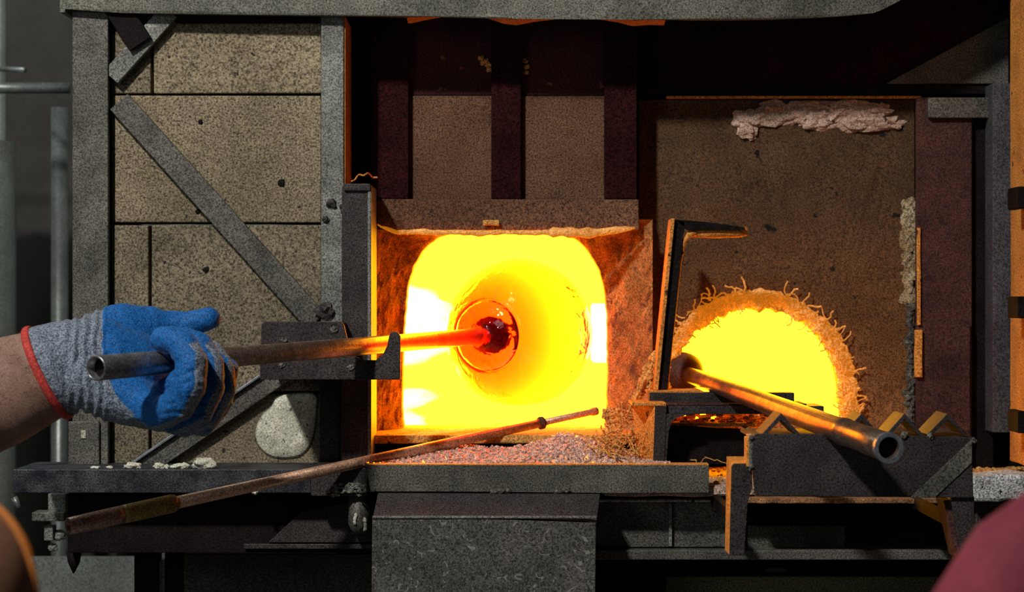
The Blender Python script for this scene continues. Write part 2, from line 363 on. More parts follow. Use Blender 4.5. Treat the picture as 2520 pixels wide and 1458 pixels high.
def snap_corners(out, R):
    x0, y0, x1, y1 = R
    for cx_, cy_ in ((x0, y0), (x1, y0), (x1, y1), (x0, y1)):
        j = min(range(len(out)), key=lambda q: math.dist(out[q], (cx_, cy_))); out[j] = [cx_, cy_]
    return out
def loops(bm, L, cap=False):
    vs = [[bm.verts.new(p) for p in l] for l in L]
    for a, b in zip(vs, vs[1:]):
        n = len(a)
        for k in range(n):
            j = (k+1) % n
            try: bm.faces.new((a[k], a[j], b[j], b[k]))
            except ValueError: pass
    if cap: bm.faces.new(vs[-1])
    return vs
C = (1245, 850); ain = arch_pts(140)
R1 = (922, 540, 1606, 1075); aout = snap_corners([to_rect(p, C, R1) for p in ain], R1)
bm = NB(); L = []; nr = 12
Yin = 2.535
for r in range(nr+1):
    t = r/nr; l = []
    for k, (po, pi) in enumerate(zip(aout, ain)):
        x = po[0]*(1-t)+pi[0]*t; y = po[1]*(1-t)+pi[1]*t
        Yo = 2.462 if po[0] > 1500 else 2.492
        Y = Yo*(1-t)+Yin*t
        if 0 < r: Y += .004*noise.noise(Vector((x*.03, y*.03, 0)))+.003*noise.noise(Vector((x*.09, y*.06, 5)))
        p = W(x, y, Y)
        if 0 < r: p.x += .0012*noise.noise(Vector((x*.1, y*.1, 3))); p.z += .0012*noise.noise(Vector((x*.1, y*.1, 13)))
        l.append(p)
    L.append(l)
lip_w = L[-1]
L.append([Vector((p.x, p.y+.012, p.z)) for p in lip_w]); L.append([Vector((p.x*1.0, p.y+.045, p.z)) for p in lip_w])
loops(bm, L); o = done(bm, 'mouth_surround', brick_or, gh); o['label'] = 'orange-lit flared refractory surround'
# chamber
bm = NB(); cw = W(1245, 830, 2.58)
def sc(l, kx, kz, Y): return [Vector((cw.x+(p.x-cw.x)*kx, Y, cw.z+(p.z-cw.z)*kz)) for p in l]
vs = loops(bm, [sc(lip_w, 1, 1, 2.58), sc(lip_w, 1.25, 1.25, 2.585), sc(lip_w, 1.25, 1.25, 2.98), sc(lip_w, .6, .6, 3.0)], True)
bm.normal_update()
bmesh.ops.recalc_face_normals(bm, faces=bm.faces)
c0 = Vector((cw.x, 2.8, cw.z))
s_ = sum((f.calc_center_median()-c0).dot(f.normal)*f.calc_area() for f in bm.faces)
if s_ > 0: bmesh.ops.reverse_faces(bm, faces=bm.faces[:])
o = done(bm, 'chamber', hot, gh, keep=1); o['label'] = 'glowing yellow chamber lining'
# burner block glowing white on the right
flame_m = bpy.data.materials.new('gas_flame'); flame_m.use_nodes = True
nt = flame_m.node_tree; nt.nodes.remove(nt.nodes['Principled BSDF'])
e = nt.nodes.new('ShaderNodeEmission'); e.inputs[0].default_value = (.3, .5, 1, 1); e.inputs[1].default_value = 26
nt.links.new(e.outputs[0], nt.nodes['Material Output'].inputs['Volume'])
white = emis('white_hot_block', (8, 4, 1.0))
bm = NB(); a = W(1458, 748, 2.60); b = W(1535, 893, 2.60); wbox(bm, (a.x, 2.60, b.z), (b.x, 2.66, a.z), .002)
o = done(bm, 'burner_block', white, gh); o['label'] = 'white-hot burner block at the right of the mouth'
fl = thing('burner_flame', W(1000, 1060, 2.75), 'white burner flame licking in from the left side of the glowing mouth', 'flame')
for i, (c, r, q, an) in enumerate(((( 985, 735), .062, (1.15, .5, .36), -14), ((1000, 800), .06, (1.25, .5, .5), -6), ((990, 865), .052, (1.2, .5, .4), 8), ((985, 985), .042, (1.15, .5, .36), 8), ((985, 1035), .04, (.9, .5, .36), -6))):
    bm = NB(); cc = W(c[0], c[1], 2.72)
    g = bmesh.ops.create_icosphere(bm, subdivisions=4, radius=1.0)
    R_ = Matrix.Rotation(math.radians(-an), 3, 'Y')
    for v in g['verts']:
        nn_ = v.co.normalized(); k = 1+.22*noise.noise(nn_*2.2+Vector((i*4, 0, 0)))+.1*noise.noise(nn_*6+Vector((i, 3, 0)))
        v.co = cc+R_ @ Vector((nn_.x*q[0], nn_.y*q[1], nn_.z*q[2]))*r*k
    done(bm, 'flame_tongue', flame_m, fl, smooth=True)
# sill ledge
zl = W(0, 1072, 2.41).z
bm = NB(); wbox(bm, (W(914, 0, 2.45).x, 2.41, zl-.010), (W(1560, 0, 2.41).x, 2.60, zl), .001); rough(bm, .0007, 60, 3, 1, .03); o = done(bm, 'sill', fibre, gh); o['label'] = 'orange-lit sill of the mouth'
bm = NB(); wbox(bm, (W(914, 0, 2.45).x, 2.43, zl-.12), (W(1640, 0, 2.45).x, 2.48, zl-.010), .001); done(bm, 'apron_plate', steel_black, gh)
# ragged fibre gasket above the mouth
bm = NB(); pts = []; rad = []
for i in range(70):
    t = i/69; x = 930+t*632; y = 566+9*math.sin(min(1, t*6)*PI/2)-2+4*noise.noise(Vector((t*9, 0, 0)))+(-12*max(0, t-.85)/.15)-(10*(1-min(1, t*14)))
    pts.append(W(x, y, 2.452+.003*noise.noise(Vector((t*20, 3, 0))))); r = (.0028+.0022*abs(noise.noise(Vector((t*14, 9, 0)))))*(1.6 if t > .68 else 1)*min(1, .3+t*9, .3+(1-t)*9); rad.append(r)
tube(bm, pts, rad, 10); rough(bm, .0014, 160, 0, 4); o = done(bm, 'fibre_gasket', fibre_hot, gh, smooth=True); o['label'] = 'ragged glowing rope of fibre above the mouth'
bm = NB(); rect(bm, 1190, 543, 1228, 556, 2.452, 2.47, .001); rough(bm, .002, 80, 2, 3, .006); done(bm, 'fibre_crumb', fibre, gh)
# steel casing round the chambers
bm = NB(); x0 = W(855, 0, 2.53).x; x1 = W(2480, 0, 2.53).x; z0 = .75; z1 = H+.6
wbox(bm, (x0-.01, 2.5, z0), (x0, 3.1, z1)); wbox(bm, (x1, 2.56, z0), (x1+.01, 3.1, z1)); wbox(bm, (x0, 3.1, z0), (x1, 3.11, z1)); wbox(bm, (x0, 2.62, z1), (x1, 3.1, z1+.01)); wbox(bm, (x0, 2.50, z0-.01), (x1, 3.1, z0))
done(bm, 'casing', steel_black, gh)
for (lx, ly) in ((x0+.04, 2.56), (x0+.04, 3.04), (x1-.04, 2.6), (x1-.04, 3.04)):
    bm = NB(); wbox(bm, (lx-.03, ly-.03, 0), (lx+.03, ly+.03, z0-.01), .002); done(bm, 'leg', steel_dark, gh)

# =================================================================== RAISED DOOR OVER THE MOUTH
door = thing('furnace_door', W(1250, 560, 2.48), 'raised dark furnace door with two brown recessed panels above the mouth', 'door')
def dpart(name, m, x0, y0, x1, y1, Yf, Yb, sd=0, bev=.0015):
    bm = NB(); rect(bm, x0, y0, x1, y1, Yf, Yb, bev); rough(bm, .0008, 25, 0, sd); return done(bm, name, m, door)
panel_shaded = M('hood_shaded_board', (.045, .010, .012), (.085, .022, .020), 16, .9, 0, .3, .6, pits=.2, pitc=(.35, .12, .05), psc=50)  # hood's shadow painted in as a darker maroon upper board
for xa, xb in ((1008, 1208), (1285, 1486)):
    dpart('panel', panel_br, xa-3, 236, xb+3, 492, 2.474, 2.483, xa)
    dpart('shaded_upper_panel', panel_shaded, xa-3, -200, xb+3, 235, 2.476, 2.483, xb)
dpart('stile', plate_red, 929, -200, 1006, 490, 2.462, 2.482, 1); dpart('stile', plate_red, 1209, -200, 1283, 490, 2.462, 2.482, 2); dpart('stile', plate_red, 1488, -200, 1568, 490, 2.462, 2.482, 3)
dpart('bottom_rail', panel_br, 929, 491, 1572, 566, 2.460, 2.484, 4)
bm = NB()
for i, (x, y) in enumerate(((1185, 143), (1195, 150), (1203, 160), (1190, 155), (1204, 172), (1292, 150), (1296, 165), (1294, 178))):
    lump(bm, W(x, y, 2.473), .0035, (1.1, .5, .8), .8, i, 2)
o = done(bm, 'fibre_fleck', fibre, door); o['kind'] = 'stuff'
# cheek plates left and right of the door
ck = thing('cheek_plate', W(895, 560, 2.50), 'dark red heat-stained steel plate in the slot left of the raised door', 'plate')
bm = NB(); rect(bm, 850, -200, 930, 560, 2.487, 2.496, .001); done(bm, 'sheet', plate_red, ck)
bm = NB(); rect(bm, 918, -200, 930, 470, 2.480, 2.487, .001); done(bm, 'edge_rib', rust, ck)

# =================================================================== POT FURNACE FRONT (RIGHT)
pf = thing('pot_furnace', W(1900, 1070, 2.55), 'dark brown furnace front board with a glowing half-round hole', 'furnace')
def hole_pts(n=120, k=1.0):
    P = []
    for i in range(41):
        a = PI-i/40*PI; P.append((1858+214*math.cos(a), 968-214*math.sin(a)))
    P += [(2076, 1000), (2080, 1036), (1642, 1036)]
    Q = P+[P[0]]; ds = [math.dist(Q[i], Q[i+1]) for i in range(len(P))]; tot = sum(ds); out = []
    for kk in range(n):
        d = kk/n*tot; i = 0
        while d > ds[i]: d -= ds[i]; i += 1
        f_ = d/ds[i]; out.append((Q[i][0]*(1-f_)+Q[i+1][0]*f_, Q[i][1]*(1-f_)+Q[i+1][1]*f_))
    return out
hp = hole_pts(140); C2 = (1860, 950); R2 = (1572, 246, 2250, 1090)
ho = snap_corners([to_rect(p, C2, R2) for p in hp], R2)
bm = NB(); L = []
for r in range(17):
    t = (r/16)**.8; l = []
    for po, pi in zip(ho, hp):
        x = po[0]*(1-t)+pi[0]*t; y = po[1]*(1-t)+pi[1]*t
        d = max(0, 1-math.dist((x, y), pi)/90)
        Y = 2.512+.016*d*d+(.0025*noise.noise(Vector((x*.02, y*.02, 1))) if r else 0)
        l.append(W(x, y, Y))
    L.append(l)
edge = L[-1]
L.append([p+Vector((0, .05, 0)) for p in edge])
def board_glow_tint(N, L_, tc, col):
    # sooty towards the top of the board, furnace glow painted in towards the bottom
    sx = N.new('ShaderNodeSeparateXYZ'); L_.new(tc.outputs['Object'], sx.inputs[0])
    nz = N.new('ShaderNodeTexNoise'); nz.inputs['Scale'].default_value = 9; L_.new(tc.outputs['Object'], nz.inputs['Vector'])
    ad = N.new('ShaderNodeMath'); ad.operation = 'MULTIPLY_ADD'; ad.inputs[1].default_value = .12; L_.new(nz.outputs['Fac'], ad.inputs[0]); L_.new(sx.outputs['Z'], ad.inputs[2])
    mr = N.new('ShaderNodeMapRange'); mr.inputs['From Min'].default_value = .16; mr.inputs['From Max'].default_value = .36; L_.new(ad.outputs[0], mr.inputs['Value'])
    mx = N.new('ShaderNodeMix'); mx.data_type = 'RGBA'; mx.blend_type = 'MULTIPLY'; L_.new(mr.outputs['Result'], mx.inputs['Factor'])
    L_.new(col, mx.inputs['A']); mx.inputs['B'].default_value = (.5, .58, .8, 1); return mx.outputs['Result']
board_m = M('brown_fired_board', (.13, .054, .015), (.23, .10, .032), 10, .9, 0, .3, .5, pits=.2, extra=board_glow_tint)
loops(bm, L); done(bm, 'front_board', board_m, pf)
bm = NB(); cw2 = W(1860, 900, 2.56)
def sc2(l, kx, kz, Y): return [Vector((cw2.x+(p.x-cw2.x)*kx, Y, cw2.z+(p.z-cw2.z)*kz)) for p in l]
loops(bm, [sc2(edge, 1, 1, 2.56), sc2(edge, 1.15, 1.15, 2.565), sc2(edge, 1.15, 1.15, 2.95), sc2(edge, .6, .6, 2.97)], True)
bmesh.ops.recalc_face_normals(bm, faces=bm.faces); bm.normal_update(); c0 = Vector((cw2.x, 2.75, cw2.z))
if sum((f.calc_center_median()-c0).dot(f.normal)*f.calc_area() for f in bm.faces) > 0: bmesh.ops.reverse_faces(bm, faces=bm.faces[:])
o = done(bm, 'chamber', hot, pf, keep=1); o['label'] = 'glowing yellow chamber lining'
# crust of fibre round the hole
bm = NB(); nA = 150; nB = 20; rings = []
for i in range(nA+1):
    t = i/nA
    if t < .86: a = PI*.985-t/.86*PI*.985; x = 1858+math.cos(a)*222; y = 968-math.sin(a)*224; nx, ny = math.cos(a), -math.sin(a)
    else: s = (t-.86)/.14; x = 2080+s*9; y = 968+s*92; nx, ny = 1, 0
    wd = 22+6*noise.noise(Vector((t*8, 0, 0)))+7*noise.noise(Vector((t*40, 2, 0)))
    ring = []
    for j in range(nB):
        b = 2*PI*j/nB; k = 1+.35*noise.noise(Vector((t*34, math.cos(b)*1.6, math.sin(b)*1.6)))+.3*noise.noise(Vector((t*110, math.cos(b)*3, math.sin(b)*3)))
        rr = wd*k
        p = W(x+nx*(rr*math.cos(b)+5), y+ny*(rr*math.cos(b)+5), 2.516); p.y += rr*.00042*math.sin(b)
        ring.append(bm.verts.new(p))
    rings.append(ring)
for a, b in zip(rings, rings[1:]):
    for j in range(nB): bm.faces.new((a[j], a[(j+1) % nB], b[(j+1) % nB], b[j]))
bm.faces.new(rings[0]); bm.faces.new(rings[-1][::-1])
o = done(bm, 'fibre_crust', fibre_hot, pf); o['label'] = 'shaggy orange crust round the half-round hole'
# strands on the crust
bm = NB()
for i in range(240):
    a = random.uniform(.02, .99)*PI; rr = 214+random.uniform(0, 40); x = 1858+math.cos(a)*rr; y = 968-math.sin(a)*rr
    if i % 6 == 0: x = 2084+random.uniform(-6, 26); y = random.uniform(960, 1060)
    p = []; ax, ay = x, y; h = random.uniform(0, 2*PI)
    for k in range(5):
        p.append(W(ax, ay, 2.505+random.uniform(-.003, .002))); h += random.uniform(-.9, .9); ax += 9*math.cos(h); ay += 9*math.sin(h)
    tube(bm, p, random.uniform(.0006, .0013), 5)
o = done(bm, 'fibre_strand', fibre_hot, pf); o['kind'] = 'stuff'
# pale crumbly fibre along the top edge and right edge of the board
bm = NB()
for i, (x, y, rx, ry) in enumerate(((1860, 290, 50, 20), (1840, 312, 20, 24), (1905, 262, 34, 16), (1960, 276, 46, 26), (2010, 292, 46, 22), (2060, 280, 52, 30), (2110, 286, 50, 26), (2150, 300, 46, 16), (2190, 300, 30, 12), (2090, 262, 60, 14), (1990, 258, 46, 12), (2160, 268, 30, 14))):
    lump(bm, W(x, y+4, 2.511), .00058, (rx, 10, ry), .75, i+70, 3)
o = done(bm, 'fibre_packing', fibre_pale, pf); o['label'] = 'pale crumbling fibre under the ledge'
bm = NB(); yy = 505; i = 0
while yy < 745:
    lump(bm, W(2238+4*noise.noise(Vector((yy, 0, 0))), yy, 2.512), .0005, (random.uniform(12, 26), 7, random.uniform(14, 24)), .6, i+90, 3); yy += 19; i += 1
yel = M('yellowed_fibre', (.30, .20, .10), (.52, .42, .27), 40, .95, 0, .7, .5, pits=.5, psc=80)
o = done(bm, 'edge_packing', yel, pf); o['label'] = 'yellowish fibre packing at the right edge'
bm = NB(); yy = 755
while yy < 1075:
    lump(bm, W(2240+8*noise.noise(Vector((yy*.3, 0, 0))), yy, 2.512), .0005, (random.uniform(8, 15), 6, random.uniform(8, 14)), .8, i+90, 2); yy += 15; i += 1
o = done(bm, 'edge_packing', steel_grey, pf); o['label'] = 'grey sooty crumbs at the right edge'
# header plate and ledge
bm = NB(); rect(bm, 1574, -200, 2500, 210, 2.505, 2.513, .001); done(bm, 'header_plate', plate_red, pf)  # dark colour also carries the hood's shadow
bm = NB(); rect(bm, 1574, 208, 2500, 232, 2.502, 2.512, .001); done(bm, 'header_rail', steel_black, pf)
bm = NB(); rect(bm, 1640, 236, 2268, 242, 2.503, 2.512, .0006); o = done(bm, 'ledge_angle', rust_glow, pf); o['label'] = 'thin orange-lit angle ledge'
# lit triangle past the hood's shadow edge, made as a lighter sheet
bm = NB(); prism(bm, [(2180, 206), (2482, 42), (2482, 206)], 2.498, 2.504, .0006); done(bm, 'lit_corner_triangle', steel_grey, pf)

# right-hand columns
rc = thing('rusty_column', W(2330, 1075, 2.5), 'rusty brown steel column right of the fibre-packed board edge', 'column')
part_rect('front_face', rust, rc, 2256, 240, 2392, 1180, 2.49, 2.50, bev=.001)
bm = NB(); rect(bm, 2252, 812, 2270, 930, 2.484, 2.49, .0008); rough(bm, .001, 60, 2, 5, .012); done(bm, 'rust_flake', rust_glow, rc)
bm = NB(); rect(bm, 2257, 560, 2266, 800, 2.486, 2.49, .0008); rough(bm, .0008, 60, 2, 6, .012); done(bm, 'rust_flake', rust_glow, rc)
bm = NB(); rect(bm, 2285, 240, 2440, 290, 2.482, 2.49, .001); done(bm, 'head_plate', steel_grey, rc)
bm = NB(); rect(bm, 2300, 800, 2388, 1075, 2.484, 2.49, .001); rough(bm, .001, 30, 2, 6, .03); done(bm, 'patch_plate', rust, rc)
rc2 = tag(struct and done(rect(NB(), 2392, 285, 2445, 1180, 2.50, 2.53), 'recess_plate', steel_black), 'black recessed strip between the rusty column and the grey post', 'plate')
bm = NB(); rect(bm, 2443, 205, 2492, 1065, 2.46, 2.50, .001); tag(done(bm, 'steel_post', M('dim_grey_steel', (.05, .047, .055), (.085, .08, .092), 12, .7, .1, .2, .5)), 'plain grey steel post near the right edge', 'post')
op = thing('orange_post', W(2560, 1165, 2.3), 'orange-lit rusty post cut by the right edge of the frame', 'post')
bm = NB(); x_ = W(2506, 0, 2.40); wbox(bm, (x_.x, 2.30, W(0, 1160, 2.3).z), (x_.x+.05, 2.44, W(0, -150, 2.3).z), .001); rough(bm, .001, 20, 3, 3, .04); done(bm, 'shaft', rust_glow, op)
for y_ in (462, 730, 1010):
    bm = NB(); p = W(2499, y_, 2.335); wbox(bm, (p.x-.003, 2.31, p.z-.025), (p.x+.006, 2.36, p.z+.0), .001); done(bm, 'hinge_lug', steel_black, op)

# =================================================================== FRONT BENCH
beam = thing('front_beam', W(1320, 1215, 2.27), 'grey pitted steel angle beam below the furnace mouth, its top edge glowing', 'beam')
bm = NB(); prism(bm, [(900, 1147), (1100, 1145), (1300, 1146), (1500, 1145), (1745, 1146), (1743, 1160), (1745, 1214), (1500, 1214), (1200, 1211), (912, 1211)], 2.268, 2.276, .0008); done(bm, 'upright_leg', steel_grey, beam)
bm = NB(); wbox(bm, (W(904, 0, 2.27).x, 2.2685, W(0, 1145.5, 2.268).z), (W(1744, 0, 2.27).x, 2.290, W(0, 1143, 2.268).z)); o = done(bm, 'top_glow_strip', lip_m, beam); o['label'] = 'added orange strip for the furnace glow on the top edge'  # strip added for the furnace glow along the beam's top
zb = W(0, 1211, 2.268).z
bm = NB(); wbox(bm, (W(900, 0, 2.268).x, 2.276, zb), (W(1745, 0, 2.268).x, 2.43, zb+.006)); done(bm, 'flat_leg', steel_dark, beam)
for i, (x, y, r) in enumerate(((1232, 1208, 12), (1215, 1211, 8), (1250, 1210, 8), (1392, 1208, 9), (1370, 1211, 7))):
    bm = NB(); lump(bm, W(x, y, 2.266), r*.00045, (1.3, .6, .7), .7, i+120, 2); done(bm, 'weld_clump', steel_grey, beam)
chute = thing('slag_chute', W(1195, 1500, 2.2), 'dark grey scratched steel chute box hanging under the front beam', 'box')
bm = NB()
fr_ = [W(930, 1217, 2.255), W(1476, 1219, 2.255), W(1467, 1290, 2.205), W(1440, 1283, 2.205), (W(1200, 1274, 2.205)), W(918, 1272, 2.205)]
v = [bm.verts.new(p) for p in fr_]; bm.faces.new(v)
v2 = [bm.verts.new(p+Vector((0, .05, 0))) for p in fr_]; bm.faces.new(v2[::-1])
for i in range(6): j = (i+1) % 6; bm.faces.new((v[i], v2[i], v2[j], v[j]))
done(bm, 'sloping_top', M('dark_blued_top', (.055, .05, .052), (.09, .082, .085), 12, .5, .3, .3, .5), chute)
bm = NB(); prism(bm, [(916, 1276), (1200, 1278), (1440, 1287), (1467, 1288), (1463, 1700), (912, 1700)], 2.203, 2.35, .001)
def chute_extra(N, L_, tc, col):
    nz = N.new('ShaderNodeTexNoise'); nz.inputs['Scale'].default_value = 90; nz.inputs['Detail'].default_value = 2; nz.inputs['Distortion'].default_value = 1.5; L_.new(tc.outputs['Object'], nz.inputs['Vector'])
    mr = N.new('ShaderNodeMapRange'); mr.inputs['From Min'].default_value = .63; mr.inputs['From Max'].default_value = .68; L_.new(nz.outputs['Fac'], mr.inputs['Value'])
    mx = N.new('ShaderNodeMix'); mx.data_type = 'RGBA'; L_.new(mr.outputs['Result'], mx.inputs['Factor']); L_.new(col, mx.inputs['A']); mx.inputs['B'].default_value = (.3, .29, .26, 1); return mx.outputs['Result']
chute_m = M('scratched_chute_steel', (.07, .066, .06), (.15, .14, .125), 9, .6, .3, .4, .5, extra=chute_extra)
done(bm, 'front_plate', chute_m, chute)
bm = NB(); rect(bm, 916, 1271, 1468, 1277, 2.2015, 2.206, .0005); o = done(bm, 'fold_ridge', steel_light, chute); o['label'] = 'paler worn fold line'

# lower body blocks right of the chute
lb = thing('bench_base', W(1900, 1700, 2.3), 'grimy steel bench base under the furnace fronts with a plain kick plate', 'bench')
bx0 = W(765, 0, 2.31).x
part_rect('base_plate', steel_grey, lb, 1455, 1236, 1646, 1348, 2.315, 2.33); part_rect('base_plate', steel_grey, lb, 1654, 1236, 1800, 1348, 2.316, 2.33)
part_rect('seam_bar', steel_light, lb, 1646, 1238, 1654, 1346, 2.311, 2.33, bev=.0005)
part_rect('top_flange', white_dust, lb, 1460, 1231, 1800, 1237, 2.310, 2.40, bev=.001)
part_rect('lower_rail', steel_grey, lb, 1455, 1355, 2400, 1379, 2.30, 2.33)
part_rect('kick_plate', steel_black, lb, 1455, 1379, 2700, 1800, 2.36, 2.37)
part_rect('recess_plate', steel_black, lb, 1780, 1236, 2480, 1356, 2.34, 2.36)
part_rect('stained_plate', M('mottled_recess_plate', (.04, .036, .03), (.10, .095, .075), 22, .8, 0, .2, .5), lb, 1840, 1295, 2080, 1350, 2.333, 2.34)
part_rect('lower_panel', M('dim_olive_panel', (.11, .095, .05), (.16, .14, .075), 8, .8, 0, .2, .5), lb, 1640, 1420, 2520, 1700, 2.352, 2.36)
# bench top tray carrying debris between x 1560 and 2520
zt = W(0, 1190, 2.31).z
bm = NB(); wbox(bm, (W(1480, 0, 2.31).x, 2.278, zt-.012), (W(2640, 0, 2.31).x, 2.54, zt), .002); rough(bm, .0015, 40, 4, 3, .03); o = done(bm, 'top_slab', fibre_pale, lb); o['label'] = 'pale dusty top slab'
bm = NB(); rect(bm, 1838, 1228, 2345, 1240, 2.255, 2.33, .001); rough(bm, .0012, 60, 4, 8, .02); o = done(bm, 'ledge_strip', fibre_dull, lb); o['label'] = 'crumbly orange-lit ledge strip'
bm = NB(); rect(bm, 2390, 1172, 2640, 1236, 2.262, 2.33, .004); rough(bm, .004, 50, 4, 8, .015); o = done(bm, 'mineral_wool_pad', white_dust, lb); o['label'] = 'grey-white crumbly pad at the right edge'
bm = NB(); rect(bm, 2400, 1238, 2700, 1800, 2.30, 2.335, .002); done(bm, 'side_plate', steel_dark, lb)

# left shelf
sh = thing('shelf_rail', W(400, 1215, 2.3), 'long dark blue-black steel channel rail under the block panel, pale crumbs on top', 'rail')
bm = NB(); rect(bm, 32, 1156, 765, 1214, 2.298, 2.306, .001); done(bm, 'front_flange', steel_navy, sh)
bm = NB(); a = W(32, 1157, 2.30); b = W(765, 1165, 2.30); wbox(bm, (a.x, 2.306, b.z), (b.x, 2.41, a.z)); done(bm, 'top_flange', steel_navy, sh)
bm = NB(); rect(bm, 765, 1152, 905, 1222, 2.29, 2.40, .001); done(bm, 'end_block', steel_dark, sh)
zs = W(0, 1157, 2.30).z
for i, (x, y, rx, rz) in enumerate(((327, 1150, 22, 9), (392, 1154, 14, 8), (440, 1153, 22, 7), (455, 1148, 12, 8), (504, 1145, 28, 16), (270, 1158, 9, 4), (235, 1152, 12, 4), (410, 1150, 10, 6), (628, 1212, 7, 6))):
    Yc = 2.315 if i < 8 else 2.294
    bm = NB(); c = W(x, y, Yc); c.z = max(c.z, zs+rz*.00035) if i < 8 else c.z; lump(bm, c, .00046, (rx, rx*.7, rz), .45, i+140, 3)
    lab = ('broad flat pale crumb under the lower strap', 'small white crumb right of the broad flat one on the rail', 'low wide pale crumb in the middle of the rail', 'pale crumb leaning on the low wide crumb', 'largest white pitted lump on the left rail', 'tiny grey crumb left of the pale crumbs on the rail', 'leftmost flat grey crumb on the rail', 'pale crumb between the two low crumbs on the rail', 'tiny white bead stuck to the bottom edge of the rail')[i]
    tag(done(bm, 'crumb', chalk, smooth=True), lab, 'debris', 'pale crumbs on the left rail')
# slag heap at end block
bm = NB()
for i in range(60):
    lump(bm, W(random.gauss(868, 26), random.gauss(1204, 8), 2.287), .0026, (1.3, .6, .7), .8, i, 1)
tag(done(bm, 'weld_slag', steel_light), 'glittering crust of grey slag under the left end of the beam', 'debris', kind='stuff')
# dark box under the shelf
ub = thing('under_beam', W(500, 1365, 2.4), 'nearly black steel box beam below the left rail', 'beam')
part_rect('front_plate', steel_black, ub, 166, 1216, 925, 1362, 2.34, 2.46)
bm = NB(); rect(bm, 600, 1340, 925, 1352, 2.332, 2.34, .0008); done(bm, 'lower_rib', steel_dark, ub)
bm = NB(); prism(bm, [(740, 1262), (925, 1222), (925, 1336), (660, 1336)], 2.333, 2.34, .0005); done(bm, 'gusset', M('dim_brown_gusset', (.028, .02, .02), (.05, .04, .04), 20, .7, .1, .2, .6), ub)
part_rect('hanging_panel', M('dim_grey_panel', (.05, .048, .04), (.085, .08, .066), 9, .8, 0, .2, .5), ub, 452, 1364, 925, 1800, 2.42, 2.43)
part_rect('hanging_post', steel_black, ub, 330, 1360, 388, 1800, 2.41, 2.44)
part_rect('hanging_post', galv, ub, 391, 1380, 405, 1800, 2.42, 2.44, bev=.0005)
part_rect('hanging_post', steel_black, ub, 405, 1362, 455, 1800, 2.425, 2.44)
bm = NB(); tube(bm, [W(182, 1358, 2.37), W(182, 1385, 2.37), W(181, 1412, 2.37)], [.009, .007, .0008], 14); done(bm, 'plumb_cone', steel_black, ub, smooth=True)
hb = thing('hinge_barrel', W(887, 1310, 2.29), 'grey-green pipe stub with white drips under the slag crust', 'hinge')
bm = NB(); tube(bm, [W(884, 1216, 2.31), W(884, 1290, 2.31), W(884, 1312, 2.31)], [.0125, .0125, .008], 20); done(bm, 'barrel', steel_grey, hb, smooth=True)
bm = NB()
for i, (x, y) in enumerate(((874, 1278), (873, 1286), (898, 1282), (899, 1294), (899, 1302), (876, 1270))): lump(bm, W(x, y, 2.297), .0028, (.7, .5, 1.2), .6, i+9, 2)
done(bm, 'drip', chalk, hb, smooth=True)
lt = thing('lug_bracket', W(135, 1350, 2.5), 'small grey bracket and lug left of the nearly black box beam', 'bracket')
part_rect('plate', steel_light, lt, 118, 1216, 162, 1276, 2.44, 2.46); part_rect('foot', steel_grey, lt, 78, 1262, 158, 1284, 2.43, 2.46)
part_rect('stub', steel_light, lt, 108, 1296, 130, 1332, 2.44, 2.46)
bm = NB(); lump(bm, W(145, 1318, 2.45), .008, (1.2, .5, .8), .3, 3, 3); done(bm, 'nut', steel_light, lt)
bm = NB(); lump(bm, W(130, 1348, 2.45), .006, (1, .6, .8), .3, 4, 3); done(bm, 'nut', steel_light, lt)
bm = NB(); tube(bm, [W(34, 1225, 2.44), W(48, 1250, 2.44)], .004, 10); done(bm, 'screw', galv, lt, smooth=True)

# =================================================================== CULLET PILE and WOOL
bm = NB(); zc = zb+.006
def heap(px):
    P = [(905, 1146), (950, 1132), (1000, 1118), (1090, 1100), (1150, 1102), (1210, 1106), (1280, 1102), (1330, 1092), (1370, 1076), (1400, 1070), (1440, 1080), (1480, 1096), (1530, 1112), (1580, 1128), (1640, 1140)]
    for (a, b), (c, d) in zip(P, P[1:]):
        if a <= px <= c: return b+(d-b)*(px-a)/(c-a)
    return 1146
base = []
nx_, ny_ = 60, 10
grid = [[None]*(ny_+1) for _ in range(nx_+1)]
for i in range(nx_+1):
    px = 905+i/nx_*735
    for j in range(ny_+1):
        t = j/ny_; Y = 2.279+t*.12
        zt_ = W(px, heap(px), 2.38).z; zf = W(px, 1143, 2.285).z
        z = zf*(1-t**.8)+zt_*t**.8+.0015*noise.noise(Vector((px*.05, t*6, 0)))
        x = W(px, 0, 2.35).x; grid[i][j] = (x, Y, z)
for i in range(nx_):
    for j in range(ny_):
        q = [bm.verts.new(grid[i+a][j+b]) for a, b in ((0, 0), (1, 0), (1, 1), (0, 1))]; bm.faces.new(q)
def hz(i_, j_):
    i0 = min(int(i_), nx_-1); j0 = min(int(j_), ny_-1); u, v_ = i_-i0, j_-j0; g = grid
    return Vector(g[i0][j0])*(1-u)*(1-v_)+Vector(g[i0+1][j0])*u*(1-v_)+Vector(g[i0][j0+1])*(1-u)*v_+Vector(g[i0+1][j0+1])*u*v_
for k in range(2600):
    p = hz(random.uniform(0, nx_), random.uniform(0, ny_)); r = random.choice((.0014, .0018, .0022, .003))
    g = bmesh.ops.create_icosphere(bm, subdivisions=1, radius=r)
    q = Vector((random.uniform(.7, 1.2), random.uniform(.7, 1.2), random.uniform(.6, 1.1)))
    for v in g['verts']: v.co = Vector((v.co.x*q.x, v.co.y*q.y, v.co.z*q.z))+p+Vector((0, 0, r*.3))
tag(done(bm, 'cullet', granule), 'heap of pinkish glass granules lying behind the front beam', 'glass', kind='stuff')
bm = NB()
